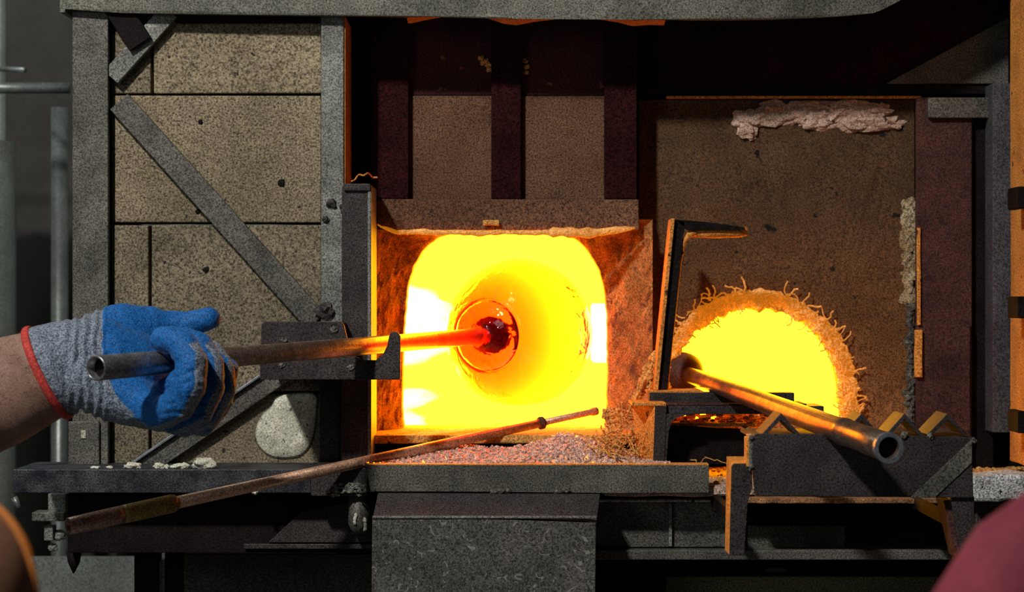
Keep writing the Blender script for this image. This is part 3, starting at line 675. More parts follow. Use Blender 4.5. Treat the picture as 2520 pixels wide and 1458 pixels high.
for k in range(900):
    px = random.uniform(1560, 2520) if k % 2 else random.uniform(2400, 2520); Y = random.uniform(2.30, 2.50); p = W(px, 0, Y); p.z = zt+.001
    r = random.choice((.0015, .002, .003, .004 if k % 5 == 0 else .002)); g = bmesh.ops.create_icosphere(bm, subdivisions=1, radius=r)
    q = Vector((random.uniform(.8, 1.8), random.uniform(.8, 1.8), random.uniform(.5, 1.1)))
    for v in g['verts']: v.co = Vector((v.co.x*q.x, v.co.y*q.y, v.co.z*q.z))+p
tag(done(bm, 'grit', fibre), 'orange-lit grit and crumbs scattered over the bench top', 'debris', kind='stuff')
# fibre wool tangle in the corner right of the mouth
bm = NB()
def strand(pts, r0=.0012, n=16, seed=0, wob=4):
    out = []
    for i in range(n+1):
        t = i/n*(len(pts)-1); k = min(int(t), len(pts)-2); f_ = t-k
        p = [pts[k][c]*(1-f_)+pts[k+1][c]*f_ for c in (0, 1, 2)]
        out.append(W(p[0]+wob*noise.noise(Vector((t*2, seed, 0))), p[1]+wob*noise.noise(Vector((t*2, seed, 9))), p[2]))
    tube(bm, out, [r0*(1.0-.35*i/n) for i in range(n+1)], 6)
for i, (pts, r) in enumerate((
    ([(1420, 1068, 2.36), (1470, 1105, 2.31), (1540, 1142, 2.28)], .0011), ([(1462, 1072, 2.36), (1500, 1120, 2.31), (1530, 1146, 2.27)], .0012),
    ([(1470, 1062, 2.37), (1495, 1100, 2.33), (1560, 1144, 2.28)], .0010), ([(1500, 1115, 2.32), (1520, 1085, 2.34), (1545, 1073, 2.36)], .0013),
    ([(1540, 1068, 2.36), (1556, 1096, 2.33), (1566, 1120, 2.32)], .0010), ([(1495, 1020, 2.43), (1530, 1010, 2.42), (1556, 1006, 2.40)], .0016),
    ([(1500, 1035, 2.42), (1530, 1032, 2.41), (1560, 1034, 2.40)], .002), ([(1556, 1004, 2.40), (1580, 950, 2.42), (1596, 915, 2.43), (1612, 885, 2.43)], .0026),
    ([(1540, 1015, 2.41), (1562, 990, 2.40), (1575, 945, 2.42)], .002), ([(1525, 1050, 2.41), (1530, 1070, 2.40), (1520, 1090, 2.39)], .0016),
    ([(1590, 930, 2.42), (1602, 945, 2.42), (1598, 965, 2.41)], .0018), ([(1450, 1130, 2.3), (1490, 1110, 2.3), (1520, 1128, 2.29)], .0009),
    ([(1700, 1128, 2.30), (1715, 1140, 2.30), (1730, 1150, 2.29)], .0007), ([(1735, 1126, 2.30), (1760, 1134, 2.30), (1790, 1142, 2.29)], .0007), ([(1720, 1144, 2.29), (1738, 1128, 2.30)], .0006))):
    strand(pts, r, seed=i*3.3, wob=7)
for i in range(90):
    y = 1015+125*random.random(); x = random.uniform(1560-(y-1000)*.6-30, 1575); Y = 2.42-(y-1000)/140*.11; h = random.uniform(0, 6.28); p = []
    for k in range(6): p.append(W(x, y, Y+random.uniform(-.004, .004))); h += random.uniform(-.8, .8); x += 8*math.cos(h); y += 7*math.sin(h)
    tube(bm, p, random.uniform(.0004, .0010), 5)
for i in range(22):
    t = random.random(); x = 1500+random.uniform(-18, 14)+t*16; y = 1000+random.uniform(-10, 50)
    lump(bm, W(x, y+20, 2.44), .0038, (1, 1, 1.3), .8, i, 2)
for i in range(26):
    t = i/25; x = 1560+t*54+random.uniform(-5, 5); y = 1000-t*115
    lump(bm, W(x, y, 2.43), .0036+.004*t, (1, .8, 1.3), .8, i, 2)
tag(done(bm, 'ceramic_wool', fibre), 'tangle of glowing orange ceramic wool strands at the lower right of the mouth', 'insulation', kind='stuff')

# =================================================================== ANGLE BRACKET (leaning "7") AND STAND
ab = thing('angle_bracket', W(1625, 962, 2.42), 'leaning dark steel bracket shaped like a 7 with orange edges between the two furnace holes', 'bracket')
bm = NB(); prism(bm, [(1658, 540), (1686, 545), (1684, 570), (1678, 590), (1642, 960), (1614, 960), (1630, 800)], 2.398, 2.402, .0006); done(bm, 'upright', steel_black, ab)
bm = NB(); prism(bm, [(1652, 538), (1661, 538), (1620, 960), (1610, 960)], 2.392, 2.44, .0006); o = done(bm, 'edge_flange', rust_glow, ab); o['label'] = 'orange-lit left edge'  # furnace glow on this edge is put into its colour
bm = NB(); tube(bm, [W(1712, 574, 2.405), W(1694, 579, 2.403), W(1682, 596, 2.403), W(1672, 650, 2.405), W(1650, 860, 2.405), W(1642, 958, 2.405)], [.0035, .0035, .003, .0024, .002, .0015], 8); o = done(bm, 'inner_edge_glow_rod', rust_glow, ab, smooth=True); o['label'] = 'added orange rod for the firelit inner edge'  # rod added for the lit inner edge, glow in its colour
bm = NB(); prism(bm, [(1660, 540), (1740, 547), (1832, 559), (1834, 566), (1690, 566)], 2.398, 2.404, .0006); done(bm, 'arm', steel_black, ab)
bm = NB(); tube(bm, [W(1694, 573, 2.41), W(1760, 572, 2.41), W(1820, 571, 2.41), W(1838, 570, 2.41)], [.006, .0075, .007, .0055], 12); rough(bm, .0006, 100, 0, 2); o = done(bm, 'arm_underside_glow_bar', rust_glow, ab, smooth=True); o['label'] = 'added orange bar for the firelit underside of the arm'  # bar added for the arm's lit underside, glow in its colour

st = thing('sill_stand', W(1610, 1143, 2.33), 'stepped steel stand with an orange-lit leg below the half-round hole', 'stand')
bm = NB(); rect(bm, 1598, 967, 1955, 994, 2.372, 2.40, .0008); done(bm, 'upper_plate', steel_dark, st)
bm = NB(); a = W(1592, 962, 2.38); b = W(1730, 968, 2.38); wbox(bm, (a.x, 2.374, b.z), (b.x, 2.44, a.z), .0006); done(bm, 'top_lip', rust_glow, st)
bm = NB(); rect(bm, 1556, 992, 1640, 1000, 2.33, 2.40, .0008); done(bm, 'cap', rust_glow, st)
bm = NB(); rect(bm, 1612, 1000, 2028, 1020, 2.335, 2.40, .0008); done(bm, 'lower_plate', steel_dark, st)
bm = NB(); rect(bm, 1612, 994, 1985, 999, 2.338, 2.40, .0006); done(bm, 'worn_edge', rust, st)
# leg: furnace glow painted on the side turned to the mouth, dark front face
bm = NB()
q = [W(1612, 1000, 2.33), W(1640, 1000, 2.33), W(1634, 1143, 2.33), W(1607, 1143, 2.33)]
s2 = [W(1556, 996, 2.385), W(1570, 1143, 2.365)]
v = [bm.verts.new(p) for p in q]; u = [bm.verts.new(p) for p in s2]
bm.faces.new(v); bm.faces.new((u[0], v[0], v[3], u[1]))
wv = [bm.verts.new(p+Vector((0, .05, 0))) for p in (q[1], q[2])]
bm.faces.new((v[1], wv[0], wv[1], v[2])); bm.faces.new((u[0], u[1], wv[1], wv[0])); bm.faces.new((v[0], u[0], wv[0], v[1])); bm.faces.new((v[3], v[2], wv[1], u[1]))
o = done(bm, 'leg', [steel_dark, rust_glow], st)
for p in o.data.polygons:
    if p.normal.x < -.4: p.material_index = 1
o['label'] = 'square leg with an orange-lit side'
bm = NB(); prism(bm, [(1640, 1020), (1700, 1020), (1665, 1028), (1652, 1038), (1645, 1060), (1640, 1143), (1634, 1143)], 2.331, 2.37, .0005); done(bm, 'gusset', steel_dark, st)
bm = NB(); prism(bm, [(1640, 1048), (1855, 1060), (1858, 1143), (1634, 1143)], 2.37, 2.39, .001); done(bm, 'back_plate', steel_black, st)
bm = NB(); a = W(1640, 1044, 2.40); rect(bm, 1638, 1042, 1860, 1050, 2.376, 2.46, .001); rough(bm, .0015, 60, 4, 8, .012)
for k in range(200):
    lump(bm, W(random.uniform(1645, 1890), random.uniform(1014, 1050), random.uniform(2.385, 2.45)), random.uniform(.002, .0045), (1.5, 1, .7), .7, k, 1)
for k in range(50):
    lump(bm, W(random.uniform(1790, 1900), random.uniform(1020, 1040), 2.45), random.uniform(.003, .0055), (2, 1, .9), .6, k, 1)
o = done(bm, 'crumb_bed', fibre, st); o['kind'] = 'stuff'

# =================================================================== PIPE RACK
rk = thing('pipe_rack', W(2120, 1385, 2.05), 'dark steel pipe rack with pointed angle-iron teeth in front of the half-round hole', 'rack')
Yr = 2.0
bm = NB(); prism(bm, [(1860, 1068), (2100, 1070), (2392, 1078), (2396, 1226), (1868, 1222), (1856, 1200), (1850, 1120), (1855, 1072)], Yr, Yr+.006, .0008); done(bm, 'front_plate', steel_dark, rk)
bm = NB(); prism(bm, [(2392, 1082), (2392, 1140), (2300, 1226), (2240, 1226)], Yr-.0012, Yr, .0003); done(bm, 'worn_patch', steel_grey, rk)
z_ = W(0, 1076, Yr).z
bm = NB(); wbox(bm, (W(1858, 0, Yr).x, Yr+.006, z_-.004), (W(2396, 0, Yr).x, Yr+.13, z_), .0008); done(bm, 'top_tray', steel_dark, rk)
def tooth(px, wpx, ypk, yb, d=.055, m=steel_dark, lab=None):
    bm = NB(); th = 9
    o_ = [(px-wpx, yb), (px, ypk), (px+wpx, yb), (px+wpx-th*1.4, yb), (px, ypk+th*1.5), (px-wpx+th*1.4, yb)]
    prism(bm, o_, Yr+.002, Yr+d, .0006); return done(bm, 'tooth', m, rk)
for x, wd in ((1922, 48), (2120, 46), (2226, 46), (2332, 50)): tooth(x, wd, 1018, 1070)
part_rect('side_flange', steel_light, rk, 1844, 1072, 1856, 1160, Yr+.002, Yr+.03, bev=.0006)
bm = NB(); rect(bm, 1838, 1078, 1846, 1150, Yr+.006, Yr+.03, .0005); done(bm, 'side_flange', rust_glow, rk)
# left bracket leg (angle): front face, side with furnace glow in its colour
bm = NB(); prism(bm, [(1801, 1148), (1806, 1142), (1850, 1142), (1852, 1200), (1838, 1240), (1832, 1368), (1796, 1368)], Yr+.012, Yr+.018, .0006); done(bm, 'leg', steel_dark, rk)
bm = NB(); p0 = W(1788, 1128, Yr+.055); p1 = W(1801, 1368, Yr+.012)
v = [bm.verts.new(p) for p in (W(1801, 1145, Yr+.013), W(1788, 1126, Yr+.06), W(1784, 1355, Yr+.06), W(1797, 1368, Yr+.013))]
bm.faces.new(v); v2 = [bm.verts.new(x.co+Vector((.003, .002, 0))) for x in v]; bm.faces.new(v2[::-1])
for i in range(4): j = (i+1) % 4; bm.faces.new((v[i], v2[i], v2[j], v[j]))
o = done(bm, 'leg_flange', rust_glow, rk); o['label'] = 'orange-lit side of the left leg'
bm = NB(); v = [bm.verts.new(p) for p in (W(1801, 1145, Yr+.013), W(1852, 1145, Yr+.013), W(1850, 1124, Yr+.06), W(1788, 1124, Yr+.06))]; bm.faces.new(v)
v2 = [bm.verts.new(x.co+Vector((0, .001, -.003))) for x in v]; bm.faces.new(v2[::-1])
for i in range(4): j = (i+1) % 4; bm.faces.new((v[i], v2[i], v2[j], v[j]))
done(bm, 'leg_cap', rust_glow, rk)
bm = NB(); prism(bm, [(2340, 1226), (2398, 1222), (2398, 1370), (2380, 1388), (2366, 1388), (2356, 1320)], Yr+.004, Yr+.01, .0006); done(bm, 'leg', steel_dark, rk)
bm = NB(); prism(bm, [(2322, 1232), (2344, 1232), (2372, 1384), (2355, 1375)], Yr+.012, Yr+.05, .0006); o = done(bm, 'leg_flange', rust, rk); o['label'] = 'rusty inner side of the right leg'
for i, (x, y, r) in enumerate(((1850, 1078, 6), (1850, 1150, 7), (2225, 1072, 9), (2395, 1085, 8), (2290, 1074, 8))):
    bm = NB(); lump(bm, W(x, y, Yr), r*.0004, (1, .8, 1), .6, i+30, 2); done(bm, 'weld_clump', steel_grey, rk)
# struts that carry the rack back to the bench base
for x in (1830, 2376):
    bm = NB(); a = W(x, 1300, Yr+.018); wbox(bm, (a.x-.004, Yr+.018, a.z-.006), (a.x+.004, 2.335, a.z+.006)); done(bm, 'strut', steel_black, rk)

# =================================================================== SECOND PIPE resting on the rack
A = W(2187, 1103, 1.86); B = W(1692, 922, 2.50); d = (B-A)
p2 = thing('resting_blowpipe', (A.x, A.y, A.z-.014), 'steel blowpipe with open ring end lying on the pointed rack', 'blowpipe')
bm = NB(); u_ = lambda t: A+d*t
bored(bm, [u_(0), u_(.085), u_(.09), u_(.16), u_(.165), u_(.18), u_(.185), u_(.6), u_(.93), u_(1.0)], [.0135, .0133, .0128, .0128, .0135, .0135, .0122, .0110, .0098, .0092], .0102, .12)
o = done(bm, 'tube', pipe_hot, p2, smooth=True)
bm = NB(); dn = d.normalized()
pts = [A-dn*.0012, A-dn*.0012, A+dn*.004, A+dn*.004]
t_, uu, vv = frames([A, B])[0]; seg = 36
rr = [[bm.verts.new(p+(uu*math.cos(2*PI*k/seg)+vv*math.sin(2*PI*k/seg))*r) for k in range(seg)] for p, r in zip(pts, (.0103, .0142, .0142, .0103))]
for q in range(4):
    a_, b_2 = rr[q], rr[(q+1) % 4]
    for k in range(seg): bm.faces.new((a_[k], a_[(k+1) % seg], b_2[(k+1) % seg], b_2[k]))
o = done(bm, 'end_ring', ring_m, p2, smooth=False); o['label'] = 'bright blue-grey ring end'
bm = NB(); tube(bm, [A+dn*.007, A+dn*.008], .0103, 24); done(bm, 'bore', steel_black, p2)  # black disc standing for the shade inside the tube
bm = NB(); hd = B-dn*.004
tube(bm, [hd, hd+dn*.006, hd+dn*.02, hd+dn*.034, hd+dn*.042, hd+dn*.046], [.0105, .019, .0255, .0255, .021, .009], 28)
o = done(bm, 'pipe_head', scale_blk, p2, smooth=True); o['label'] = 'dark round pipe head'

# =================================================================== LONG ROD lying over the beam
R0 = W(168, 1296, 2.08); R1 = W(1468, 1012, 2.50); rd = R1-R0
rod = thing('gathering_rod', (R0.x, R0.y, R0.z-.01), 'long thin brown iron rod with thicker grip lying aslant over the front beam', 'rod')
q = lambda t: R0+rd*t
def tpx(px):  # param along the rod for an image column
    k = (px-1260)/F; return (k*R0.y-R0.x)/(rd.x-k*rd.y)
t1 = tpx(432); t2 = tpx(1333); t0 = tpx(300)
bm = NB(); bored(bm, [q(0), q(.03), q(t0*.9), q(t0)], [.0088, .0092, .0095, .0094], .0055, .03); done(bm, 'grip', rod_m, rod, smooth=True)
bm = NB(); tube(bm, [q(t0), q(t0+.01), q(t1-.006), q(t1)], [.0096, .0099, .0099, .0086], 20); o = done(bm, 'grip_sleeve', brass, rod, smooth=True); o['label'] = 'brassy yellow sleeve'
bm = NB(); tube(bm, [q(t1-.004), q(.6), q(t2)], [.0068, .0060, .0053], 18); done(bm, 'shaft', rod_firelit, rod, smooth=True)
bm = NB(); tube(bm, [q(t2-.006), q(t2-.004), q(t2+.002), q(t2+.005)], [.0055, .0078, .0078, .0048], 16); done(bm, 'collar', scale_blk, rod, smooth=True)
bm = NB(); tube(bm, [q(t2), q(.985), q(.99), q(1.0)], [.0042, .0042, .0054, .0054], 16); done(bm, 'tip', rod_firelit, rod, smooth=True)

# =================================================================== BLOWPIPE WITH GLASS BUBBLE
A = W(235, 907, 1.86); B = W(1195, 827, 2.50); dp = (B-A).normalized(); LP = (B-A).length
bp = thing('blowpipe', (A.x, A.y, A.z-.013), 'steel blowpipe held in the blue glove, running into the glowing mouth with a glass bubble', 'blowpipe')
e = lambda s: A+dp*s
bm = NB(); bored(bm, [e(0), e(.10), e(.115), e(.14)], [.0118, .0116, .0112, .0095], .0095, .10); o = done(bm, 'mouth_sleeve', M('grey_blue_sleeve', (.20, .20, .22), (.36, .35, .38), 60, .36, .8, .1, .3), bp, smooth=True); o['label'] = 'thicker grey sleeve with open bore'
bm = NB(); tube(bm, [e(.010), e(.011)], .0096, 24); done(bm, 'bore', steel_black, bp)  # black disc put in as the shade inside the tube
bm = NB(); tube(bm, [e(.12), e(.4), e(LP)], [.0102, .0101, .0100], 28); done(bm, 'tube', pipe_hot, bp, smooth=True)
bm = NB(); tube(bm, [e(LP-.004), e(LP+.006), e(LP+.026), e(LP+.032)], [.0102, .0125, .0190, .0185], 28); o = done(bm, 'pipe_head', scale_blk, bp, smooth=True); o['label'] = 'dark flared head inside the glass'
glass = bpy.data.materials.new('hot_clear_glass'); glass.use_nodes = True; nt = glass.node_tree; b = nt.nodes['Principled BSDF']
b.inputs['Base Color'].default_value = (1, 1, 1, 1); b.inputs['Roughness'].default_value = .0; b.inputs['Transmission Weight'].default_value = 1; b.inputs['IOR'].default_value = 1.48
tc = nt.nodes.new('ShaderNodeTexCoord'); nz = nt.nodes.new('ShaderNodeTexNoise'); nz.inputs['Scale'].default_value = 38; nz.inputs['Detail'].default_value = 2.5; nz.inputs['Distortion'].default_value = 1.2
bu = nt.nodes.new('ShaderNodeBump'); bu.inputs['Strength'].default_value = .75; bu.inputs['Distance'].default_value = .004
nt.links.new(tc.outputs['Object'], nz.inputs['Vector']); nt.links.new(nz.outputs['Fac'], bu.inputs['Height']); nt.links.new(bu.outputs['Normal'], b.inputs['Normal'])
va = nt.nodes.new('ShaderNodeVolumeAbsorption'); va.inputs['Color'].default_value = (.96, .2, .1, 1); va.inputs['Density'].default_value = 90
nt.links.new(va.outputs[0], nt.nodes['Material Output'].inputs['Volume'])
bm = NB(); Rb = .0935; sc_ = LP+.086
prof = [(LP-.014, .0103), (LP-.016, .012), (LP-.012, .016), (LP-.008, .024), (LP-.006, .031), (LP-.004, .0375), (LP-.001, .0415), (LP+.003, .0435), (LP+.006, .0437), (LP+.0085, .0445)]
a0 = math.asin(.0455/Rb)
for i in range(60):
    a = a0+(PI-a0)*i/59; prof.append((sc_-Rb*math.cos(a), Rb*math.sin(a)))
t_, uu, vv = frames([A, B])[0]; seg = 96
def revolve(prof, wob=0, flip=False):
    rings = []
    for s, r in prof:
        if r < 1e-5: rings.append([bm.verts.new(e(s))]); continue
        ring = []
        for k in range(seg):
            an = 2*PI*k/seg; dr = uu*math.cos(an)+vv*math.sin(an); rr_ = r*(1+wob*noise.noise(dr*1.4+Vector((s*14, 0, 0))))
            ring.append(bm.verts.new(e(s)+dr*rr_))
        rings.append(ring)
    for a, b in zip(rings, rings[1:]):
        for k in range(seg):
            j = (k+1) % seg
            if len(a) == 1: f = (a[0], b[j], b[k])
            elif len(b) == 1: f = (a[k], a[j], b[0])
            else: f = (a[k], a[j], b[j], b[k])
            bm.faces.new(f[::-1] if flip else f)
    return rings
rg = revolve(prof, .02); bm.faces.new(rg[0][::-1])
inn = []; Ri = .0868; s0 = sc_-.052
for i in range(50):
    a = PI*i/49; s = -math.cos(a)*Ri
    s2 = sc_+s if s > 0 else sc_+s*(.052/Ri)
    inn.append((s2, Ri*math.sin(a) if 0 < i < 49 else 0))
revolve(inn, .02, True)
# orient outer outward / inner inward
bm.normal_update()
o = done(bm, 'glass_bubble', glass, bp, smooth=True, keep=1); o['label'] = 'clear round blown glass bubble glowing yellow'
# check outward orientation of the outer skin
me = o.data; c_ = e(sc_)-ORG[bp.name]
pz = me.polygons[seg*30]; 
if (pz.center-c_).dot(pz.normal) < 0: me.flip_normals()

# =================================================================== PERSON: forearm and gloved hand
person = thing('person', W(60, 1100, 1.98), 'person reaching in from the left, bare forearm and blue-grey work glove gripping the blowpipe', 'person')
skin = M('tanned_skin', (.25, .14, .10), (.36, .215, .16), 30, .5, 0, .35, .22, gsc=900)
skin.node_tree.nodes['Principled BSDF'].inputs['Subsurface Weight'].default_value = .08
skin.node_tree.nodes['Principled BSDF'].inputs['Subsurface Radius'].default_value = (.01, .004, .002)
sec = [(-950, 1290, 1.70, 150), (-700, 1220, 1.78, 142), (-500, 1160, 1.84, 140), (-300, 1090, 1.89, 139), (-150, 1030, 1.93, 138), (-60, 992, 1.955, 136), (0, 966, 1.965, 134), (60, 942, 1.975, 124), (110, 922, 1.98, 114), (150, 906, 1.985, 107), (185, 895, 1.985, 100), (215, 890, 1.985, 92)]
bm = NB(); ps = [W(x, y, Y) for x, y, Y, r in sec]; fr = frames(ps); rings = []; sg = 48
# densify
def cr(vals, t):
    k = min(int(t), len(vals)-2); f_ = t-k; p0 = vals[max(0, k-1)]; p1 = vals[k]; p2_ = vals[k+1]; p3 = vals[min(len(vals)-1, k+2)]
    return .5*((2*p1)+(-p0+p2_)*f_+(2*p0-5*p1+4*p2_-p3)*f_*f_+(-p0+3*p1-3*p2_+p3)*f_**3)
xs = [p.x for p in ps]; ys = [p.y for p in ps]; zs_ = [p.z for p in ps]; rs = [s[3]*s[2]/F for s in sec]
P_ = []; R_2 = []
for i in range(90):
    t = i/89*(len(ps)-1); P_.append(Vector((cr(xs, t), cr(ys, t), cr(zs_, t)))); R_2.append(cr(rs, t))
for i, (p, r) in enumerate(zip(P_, R_2)):
    T = (P_[min(i+1, 89)]-P_[max(i-1, 0)]).normalized(); side = T.cross(Vector((0, 1, 0))).normalized(); dep = side.cross(T).normalized(); ring = []
    for k in range(sg):
        a = 2*PI*k/sg; nv = side*math.cos(a)+dep*math.sin(a)*.8
        r2 = r*(1+.025*noise.noise(Vector((p.x*14, math.cos(a)*1.5, math.sin(a)*1.5))))
        ring.append(bm.verts.new(p+nv*r2))
    rings.append(ring)
for a, b in zip(rings, rings[1:]):
    for k in range(sg): bm.faces.new((a[k], a[(k+1) % sg], b[(k+1) % sg], b[k]))
bm.faces.new(rings[0][::-1]); bm.faces.new(rings[-1])
done(bm, 'forearm', skin, person, smooth=True)
# hairs on the forearm
hair_m = M('dark_arm_hair', (.05, .03, .022), (.08, .05, .035), 30, .6, 0, 0, .2)
bm = NB()
for i in range(420):
    k = random.uniform(28, 74); i0 = int(k); p = P_[i0]; r = R_2[i0]; T = (P_[i0+1]-P_[i0-1]).normalized(); side = T.cross(Vector((0, 1, 0))).normalized(); dep = side.cross(T).normalized()
    a = random.uniform(0, 2*PI); nv = side*math.cos(a)+dep*math.sin(a)*.8
    b0 = p+nv*r*.99+T*random.uniform(-.004, .004); tang = T.cross(nv).normalized()
    dr = (T*random.uniform(.3, 1)+tang*random.uniform(-.7, .7)); L_ = random.uniform(.005, .010)
    tube(bm, [b0, b0+dr*L_*.5+nv*.0016, b0+dr*L_+nv*.0012], [.00016, .00014, .00005], 3, cap=False)
o = done(bm, 'arm_hair', hair_m, person); o['kind'] = 'stuff'

# ---- glove: tapered capsules fused by a voxel remesh
def capsule(bm, a, b, ra, rb, seg=18, rg=8):
    a = Vector(a); b = Vector(b); t = (b-a)
    if t.length < 1e-5: t = Vector((0, 0, 1e-4)); b = a+t
    t.normalize(); u = t.orthogonal().normalized(); v = t.cross(u); rings = []
    for i in range(rg+1):
        an = PI/2*i/rg; rings.append((a-t*ra*math.cos(an), ra*math.sin(an)))
    for i in range(rg+1):
        an = PI/2*i/rg; rings.append((b+t*rb*math.sin(an), rb*math.cos(an)))
    prev = None
    for p, r in rings:
        cur = [bm.verts.new(p)] if r < 1e-6 else [bm.verts.new(p+(u*math.cos(2*PI*k/seg)+v*math.sin(2*PI*k/seg))*r) for k in range(seg)]
        if prev:
            for k in range(seg):
                j = (k+1) % seg
                if len(prev) == 1: bm.faces.new((prev[0], cur[j], cur[k]))
                elif len(cur) == 1: bm.faces.new((prev[k], prev[j], cur[0]))
                else: bm.faces.new((prev[k], prev[j], cur[j], cur[k]))
        prev = cur
def chain(J):  # list of (px,py,Y,rpx)
    out = []
    for (x, y, Y, r), (x2, y2, Y2, r2) in zip(J, J[1:]): out.append((W(x, y, Y), W(x2, y2, Y2), r*Y/F, r2*Y2/F))
    return out
# fingers curl round the pipe (pipe centre about (430,891) Y 1.96 at the little finger)
little = [(330, 985, 1.975, 46), (395, 1018, 1.945, 42), (440, 998, 1.925, 42), (466, 950, 1.916, 42), (472, 892, 1.918, 40), (450, 850, 1.925, 37), (420, 836, 1.930, 34), (400, 835, 1.933, 32)]
little2 = [(400, 965, 1.945, 30), (440, 935, 1.938, 26)]
fill = [(400, 930, 2.03, 60), (450, 930, 2.05, 40)]
ring_f = [(350, 975, 1.985, 44), (432, 1036, 1.965, 36), (492, 1015, 1.952, 33), (520, 955, 1.945, 33), (520, 895, 1.95, 32), (492, 850, 1.955, 32), (455, 835, 1.96, 30)]
middle = [(370, 965, 2.01, 44), (455, 1040, 1.995, 37), (512, 1022, 1.98, 34), (548, 960, 1.975, 33), (546, 905, 1.98, 31), (524, 870, 1.985, 28), (500, 855, 1.99, 27)]
index = [(380, 940, 2.03, 44), (440, 1020, 2.02, 38), (496, 1040, 2.005, 36), (540, 990, 2.0, 32), (553, 940, 2.0, 30), (562, 908, 2.0, 26)]
thumb = [(235, 850, 2.02, 78), (300, 822, 2.035, 76), (365, 815, 2.045, 62), (420, 806, 2.05, 42), (462, 800, 2.05, 33), (505, 787, 2.045, 30), (514, 784, 2.045, 29)]
palm = [(170, 896, 1.985, 108), (215, 890, 1.99, 102), (260, 900, 2.0, 108), (310, 915, 2.01, 106), (345, 945, 2.02, 88), (400, 990, 2.02, 62), (440, 1015, 2.02, 52)]
heel = [(215, 935, 1.975, 76), (270, 968, 1.975, 68), (330, 990, 1.975, 62), (400, 1015, 1.985, 50)]
def flatcap(): pass
bm = NB(); SEG = []
for nm, J in (('f', little), ('f', ring_f), ('f', middle), ('f', index), ('t', fill), ('f', little2), ('t', thumb), ('p', palm[2:]), ('p', heel)):
    for s in chain(J): capsule(bm, *s); SEG.append((nm,)+s)
gm = bpy.data.meshes.new('tmp'); bm.to_mesh(gm); bm.free(); go = bpy.data.objects.new('tmp', gm); COL.objects.link(go)
# cuff: sleeve around the wrist, flattened like the arm
bm = NB(); rings = []; cs = [(118, 918, 1.98, 119), (126, 915, 1.98, 121), (150, 905, 1.985, 115), (175, 897, 1.985, 110), (205, 892, 1.99, 109), (235, 893, 1.995, 112), (262, 900, 2.0, 112), (290, 905, 2.0, 90)]
cp = [W(x, y, Y) for x, y, Y, r in cs]
CU = []
for i, (p, s) in enumerate(zip(cp, cs)):
    T = (cp[min(i+1, len(cp)-1)]-cp[max(i-1, 0)]).normalized(); T = (T+Vector((.0, 0, .1))*(i < 2)).normalized()
    side = T.cross(Vector((0, 1, 0))).normalized(); dep = side.cross(T).normalized(); r = s[3]*s[2]/F; ring = []
    CU.append((p, T, side, dep, r))
    for k in range(48):
        a = 2*PI*k/48; ring.append(bm.verts.new(p+(side*math.cos(a)+dep*math.sin(a)*.82)*r))
    rings.append(ring)
for a, b in zip(rings, rings[1:]):
    for k in range(48): bm.faces.new((a[k], a[(k+1) % 48], b[(k+1) % 48], b[k]))
bm.faces.new(rings[0][::-1]); bm.faces.new(rings[-1]); bm.from_mesh(gm); bmesh.ops.recalc_face_normals(bm, faces=bm.faces); bm.to_mesh(gm); bm.free()
rm = go.modifiers.new('r', 'REMESH'); rm.mode = 'VOXEL'; rm.voxel_size = .0017
sm = go.modifiers.new('s', 'SMOOTH'); sm.iterations = 5; sm.factor = .5
dg = bpy.context.evaluated_depsgraph_get(); dg.update()
em = bpy.data.meshes.new_from_object(go.evaluated_get(dg)); bpy.data.objects.remove(go)
# wrinkles + coating mask
axis_d = dp; bm = NB(); bm.from_mesh(em); bm.normal_update()
pipeA = A.copy()
def segd(p, a, b, ra, rb):
    ab_ = b-a; t = max(0, min(1, (p-a).dot(ab_)/max(ab_.length_squared, 1e-9))); c = a+ab_*t
    return (p-c).length-(ra+(rb-ra)*t), c
masks = []
PN = Vector((.15, -.55, .80)).normalized()
for v in bm.verts:
    p = v.co; n = v.normal
    best = min(((segd(p, *s[1:]), s[0]) for s in SEG), key=lambda q_: q_[0][0]); (dd, c), nm = best
    px = 1260+p.x/p.y*F; py = 729-(p.z-H)/p.y*F
    if nm == 'f' and px > 330:
        pc = pipeA+dp*((p-pipeA).dot(dp)); inward = (pc-c).normalized(); m_ = n.dot(inward)+.60
        # fingertips fully coated
        if c.z > pc.z+.012: m_ += .4
    elif nm == 't': m_ = .6+n.dot(PN)*.5
    else: m_ = n.dot(PN)+.10-max(0, (330-px)/60)*max(0, (py-925)/50)
    m_ = min(m_, (px-(252+max(0, py-890)*.4+4*noise.noise(Vector((py*.05, 0, 0)))))/14)
    masks.append(max(0, min(1, .5+m_*2.2)))
    # wrinkles in the knit at the wrist
    if px < 262 and px > 150:
        wv_ = (px+ (py-900)*.10); v.co += n*(.0013*math.sin(wv_*.26+2*noise.noise(Vector((py*.02, px*.02, 0))))*min(1, (px-150)/30))
    # creases where the little finger folds
    if nm == 'f' and px < 500 and py > 870: v.co += n*.0011*noise.noise(Vector((px*.045, py*.09, 1)))
    v.co += n*.0008*noise.noise(p*170)
me_masks = masks
bm.verts.index_update()
org = ORG[person.name]
for v in bm.verts: v.co -= org
gmesh = bpy.data.meshes.new('glove'); bm.to_mesh(gmesh); bm.free()
at = gmesh.attributes.new('coat', 'FLOAT', 'POINT'); at.data.foreach_set('value', masks)
for p in gmesh.polygons: p.use_smooth = True
gmat = bpy.data.materials.new('glove_knit_and_latex'); gmat.use_nodes = True; nt = gmat.node_tree; N = nt.nodes; L_ = nt.links; b = N['Principled BSDF']
tc = N.new('ShaderNodeTexCoord'); at_ = N.new('ShaderNodeAttribute'); at_.attribute_name = 'coat'
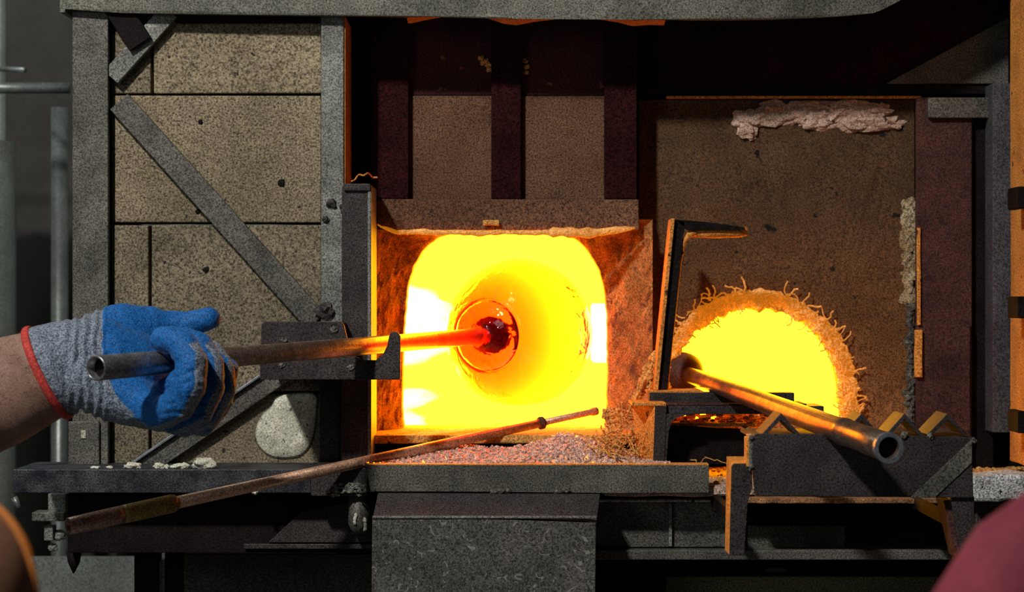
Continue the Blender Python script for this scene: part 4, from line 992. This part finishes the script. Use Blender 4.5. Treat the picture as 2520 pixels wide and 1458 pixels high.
nf = N.new('ShaderNodeTexNoise'); nf.inputs['Scale'].default_value = 620; nf.inputs['Detail'].default_value = 3; L_.new(tc.outputs['Object'], nf.inputs['Vector'])
kn = N.new('ShaderNodeValToRGB'); kn.color_ramp.elements[0].position = .38; kn.color_ramp.elements[0].color = (.045, .055, .08, 1); kn.color_ramp.elements[1].position = .62; kn.color_ramp.elements[1].color = (.30, .35, .44, 1); L_.new(nf.outputs['Fac'], kn.inputs['Fac'])
bl = N.new('ShaderNodeValToRGB'); bl.color_ramp.elements[0].position = .36; bl.color_ramp.elements[0].color = (.003, .045, .17, 1); bl.color_ramp.elements[1].position = .6; bl.color_ramp.elements[1].color = (.005, .16, .52, 1); L_.new(nf.outputs['Fac'], bl.inputs['Fac'])
st_ = N.new('ShaderNodeMapRange'); st_.inputs['From Min'].default_value = .42; st_.inputs['From Max'].default_value = .58; L_.new(at_.outputs['Fac'], st_.inputs['Value'])
mx = N.new('ShaderNodeMix'); mx.data_type = 'RGBA'; L_.new(st_.outputs['Result'], mx.inputs['Factor']); L_.new(kn.outputs['Color'], mx.inputs['A']); L_.new(bl.outputs['Color'], mx.inputs['B']); L_.new(mx.outputs['Result'], b.inputs['Base Color'])
b.inputs['Roughness'].default_value = .62; b.inputs['Sheen Weight'].default_value = .05; b.inputs['Specular IOR Level'].default_value = .3
bu = N.new('ShaderNodeBump'); bu.inputs['Strength'].default_value = .5; bu.inputs['Distance'].default_value = .0015; L_.new(nf.outputs['Fac'], bu.inputs['Height']); L_.new(bu.outputs['Normal'], b.inputs['Normal'])
gmesh.materials.append(gmat); glove = bpy.data.objects.new('glove', gmesh); COL.objects.link(glove); glove.parent = person; ORG['glove'] = org
glove['label'] = 'grey knit work glove with blue coated palm and fingers'
# red cuff trim
bm = NB(); p, T, side, dep, r = CU[0]; pts = []
red = M('red_cuff_edging', (.42, .03, .025), (.58, .06, .045), 60, .7, 0, .3, .3)
maj = 64; rings = []
for k in range(maj):
    a = 2*PI*k/maj; dr = side*math.cos(a)+dep*math.sin(a)*.82; c = p+dr*(r+.0005); dn_ = dr.normalized(); ring = []
    for j in range(10):
        b_ = 2*PI*j/10; ring.append(bm.verts.new(c+dn_*.0026*math.cos(b_)+T*.0042*math.sin(b_)))
    rings.append(ring)
for i in range(maj):
    a, b = rings[i], rings[(i+1) % maj]
    for j in range(10): bm.faces.new((a[j], a[(j+1) % 10], b[(j+1) % 10], b[j]))
o = done(bm, 'cuff_trim', red, glove, smooth=True); o['label'] = 'red edging of the cuff'

# =================================================================== BLURRED FOREGROUND CLOTHS
fab = M('magenta_red_cloth', (.17, .02, .04), (.27, .04, .065), 12, .85, 0, .1, .15)
bm = NB(); Yq = 1.05
pts = [W(2310, 1720, Yq), W(2440, 1530, Yq), W(2520, 1435, Yq), W(2640, 1350, Yq), W(2800, 1330, Yq)]
tube(bm, pts, [.03, .034, .036, .038, .04], 28)
rough(bm, .004, 30, 0, 2); tag(done(bm, 'sleeve', fab, smooth=True), 'out-of-focus magenta red cloth in the bottom right corner', 'clothing')
fab2 = M('brown_leather_cloth', (.22, .10, .06), (.34, .17, .10), 12, .6, 0, .1, .15)
bm = NB(); g = bmesh.ops.create_icosphere(bm, subdivisions=4, radius=1.0); c = W(-90, 1500, 1.1)
for v in g['verts']: v.co = c+Vector((v.co.x*.040, v.co.y*.045, v.co.z*.062))
rough(bm, .002, 30, 0, 2); sp_ = tag(done(bm, 'shoulder_pad', fab2, smooth=True), 'out-of-focus brown rounded shape with orange rim in the bottom left corner', 'clothing')
bm = NB(); tube(bm, [c+Vector((.0405*math.cos(a), -.004, .0625*math.sin(a))) for a in [math.radians(-60+i*8) for i in range(22)]], .0022, 10)  # tube along the outline, added to paint the furnace's rim light
o = done(bm, 'rim_light', M('orange_rim_light', (.75, .22, .04), (.9, .32, .07), 20, .6, 0, .1, .1), sp_, smooth=True); o['label'] = 'orange rim light along the outline'
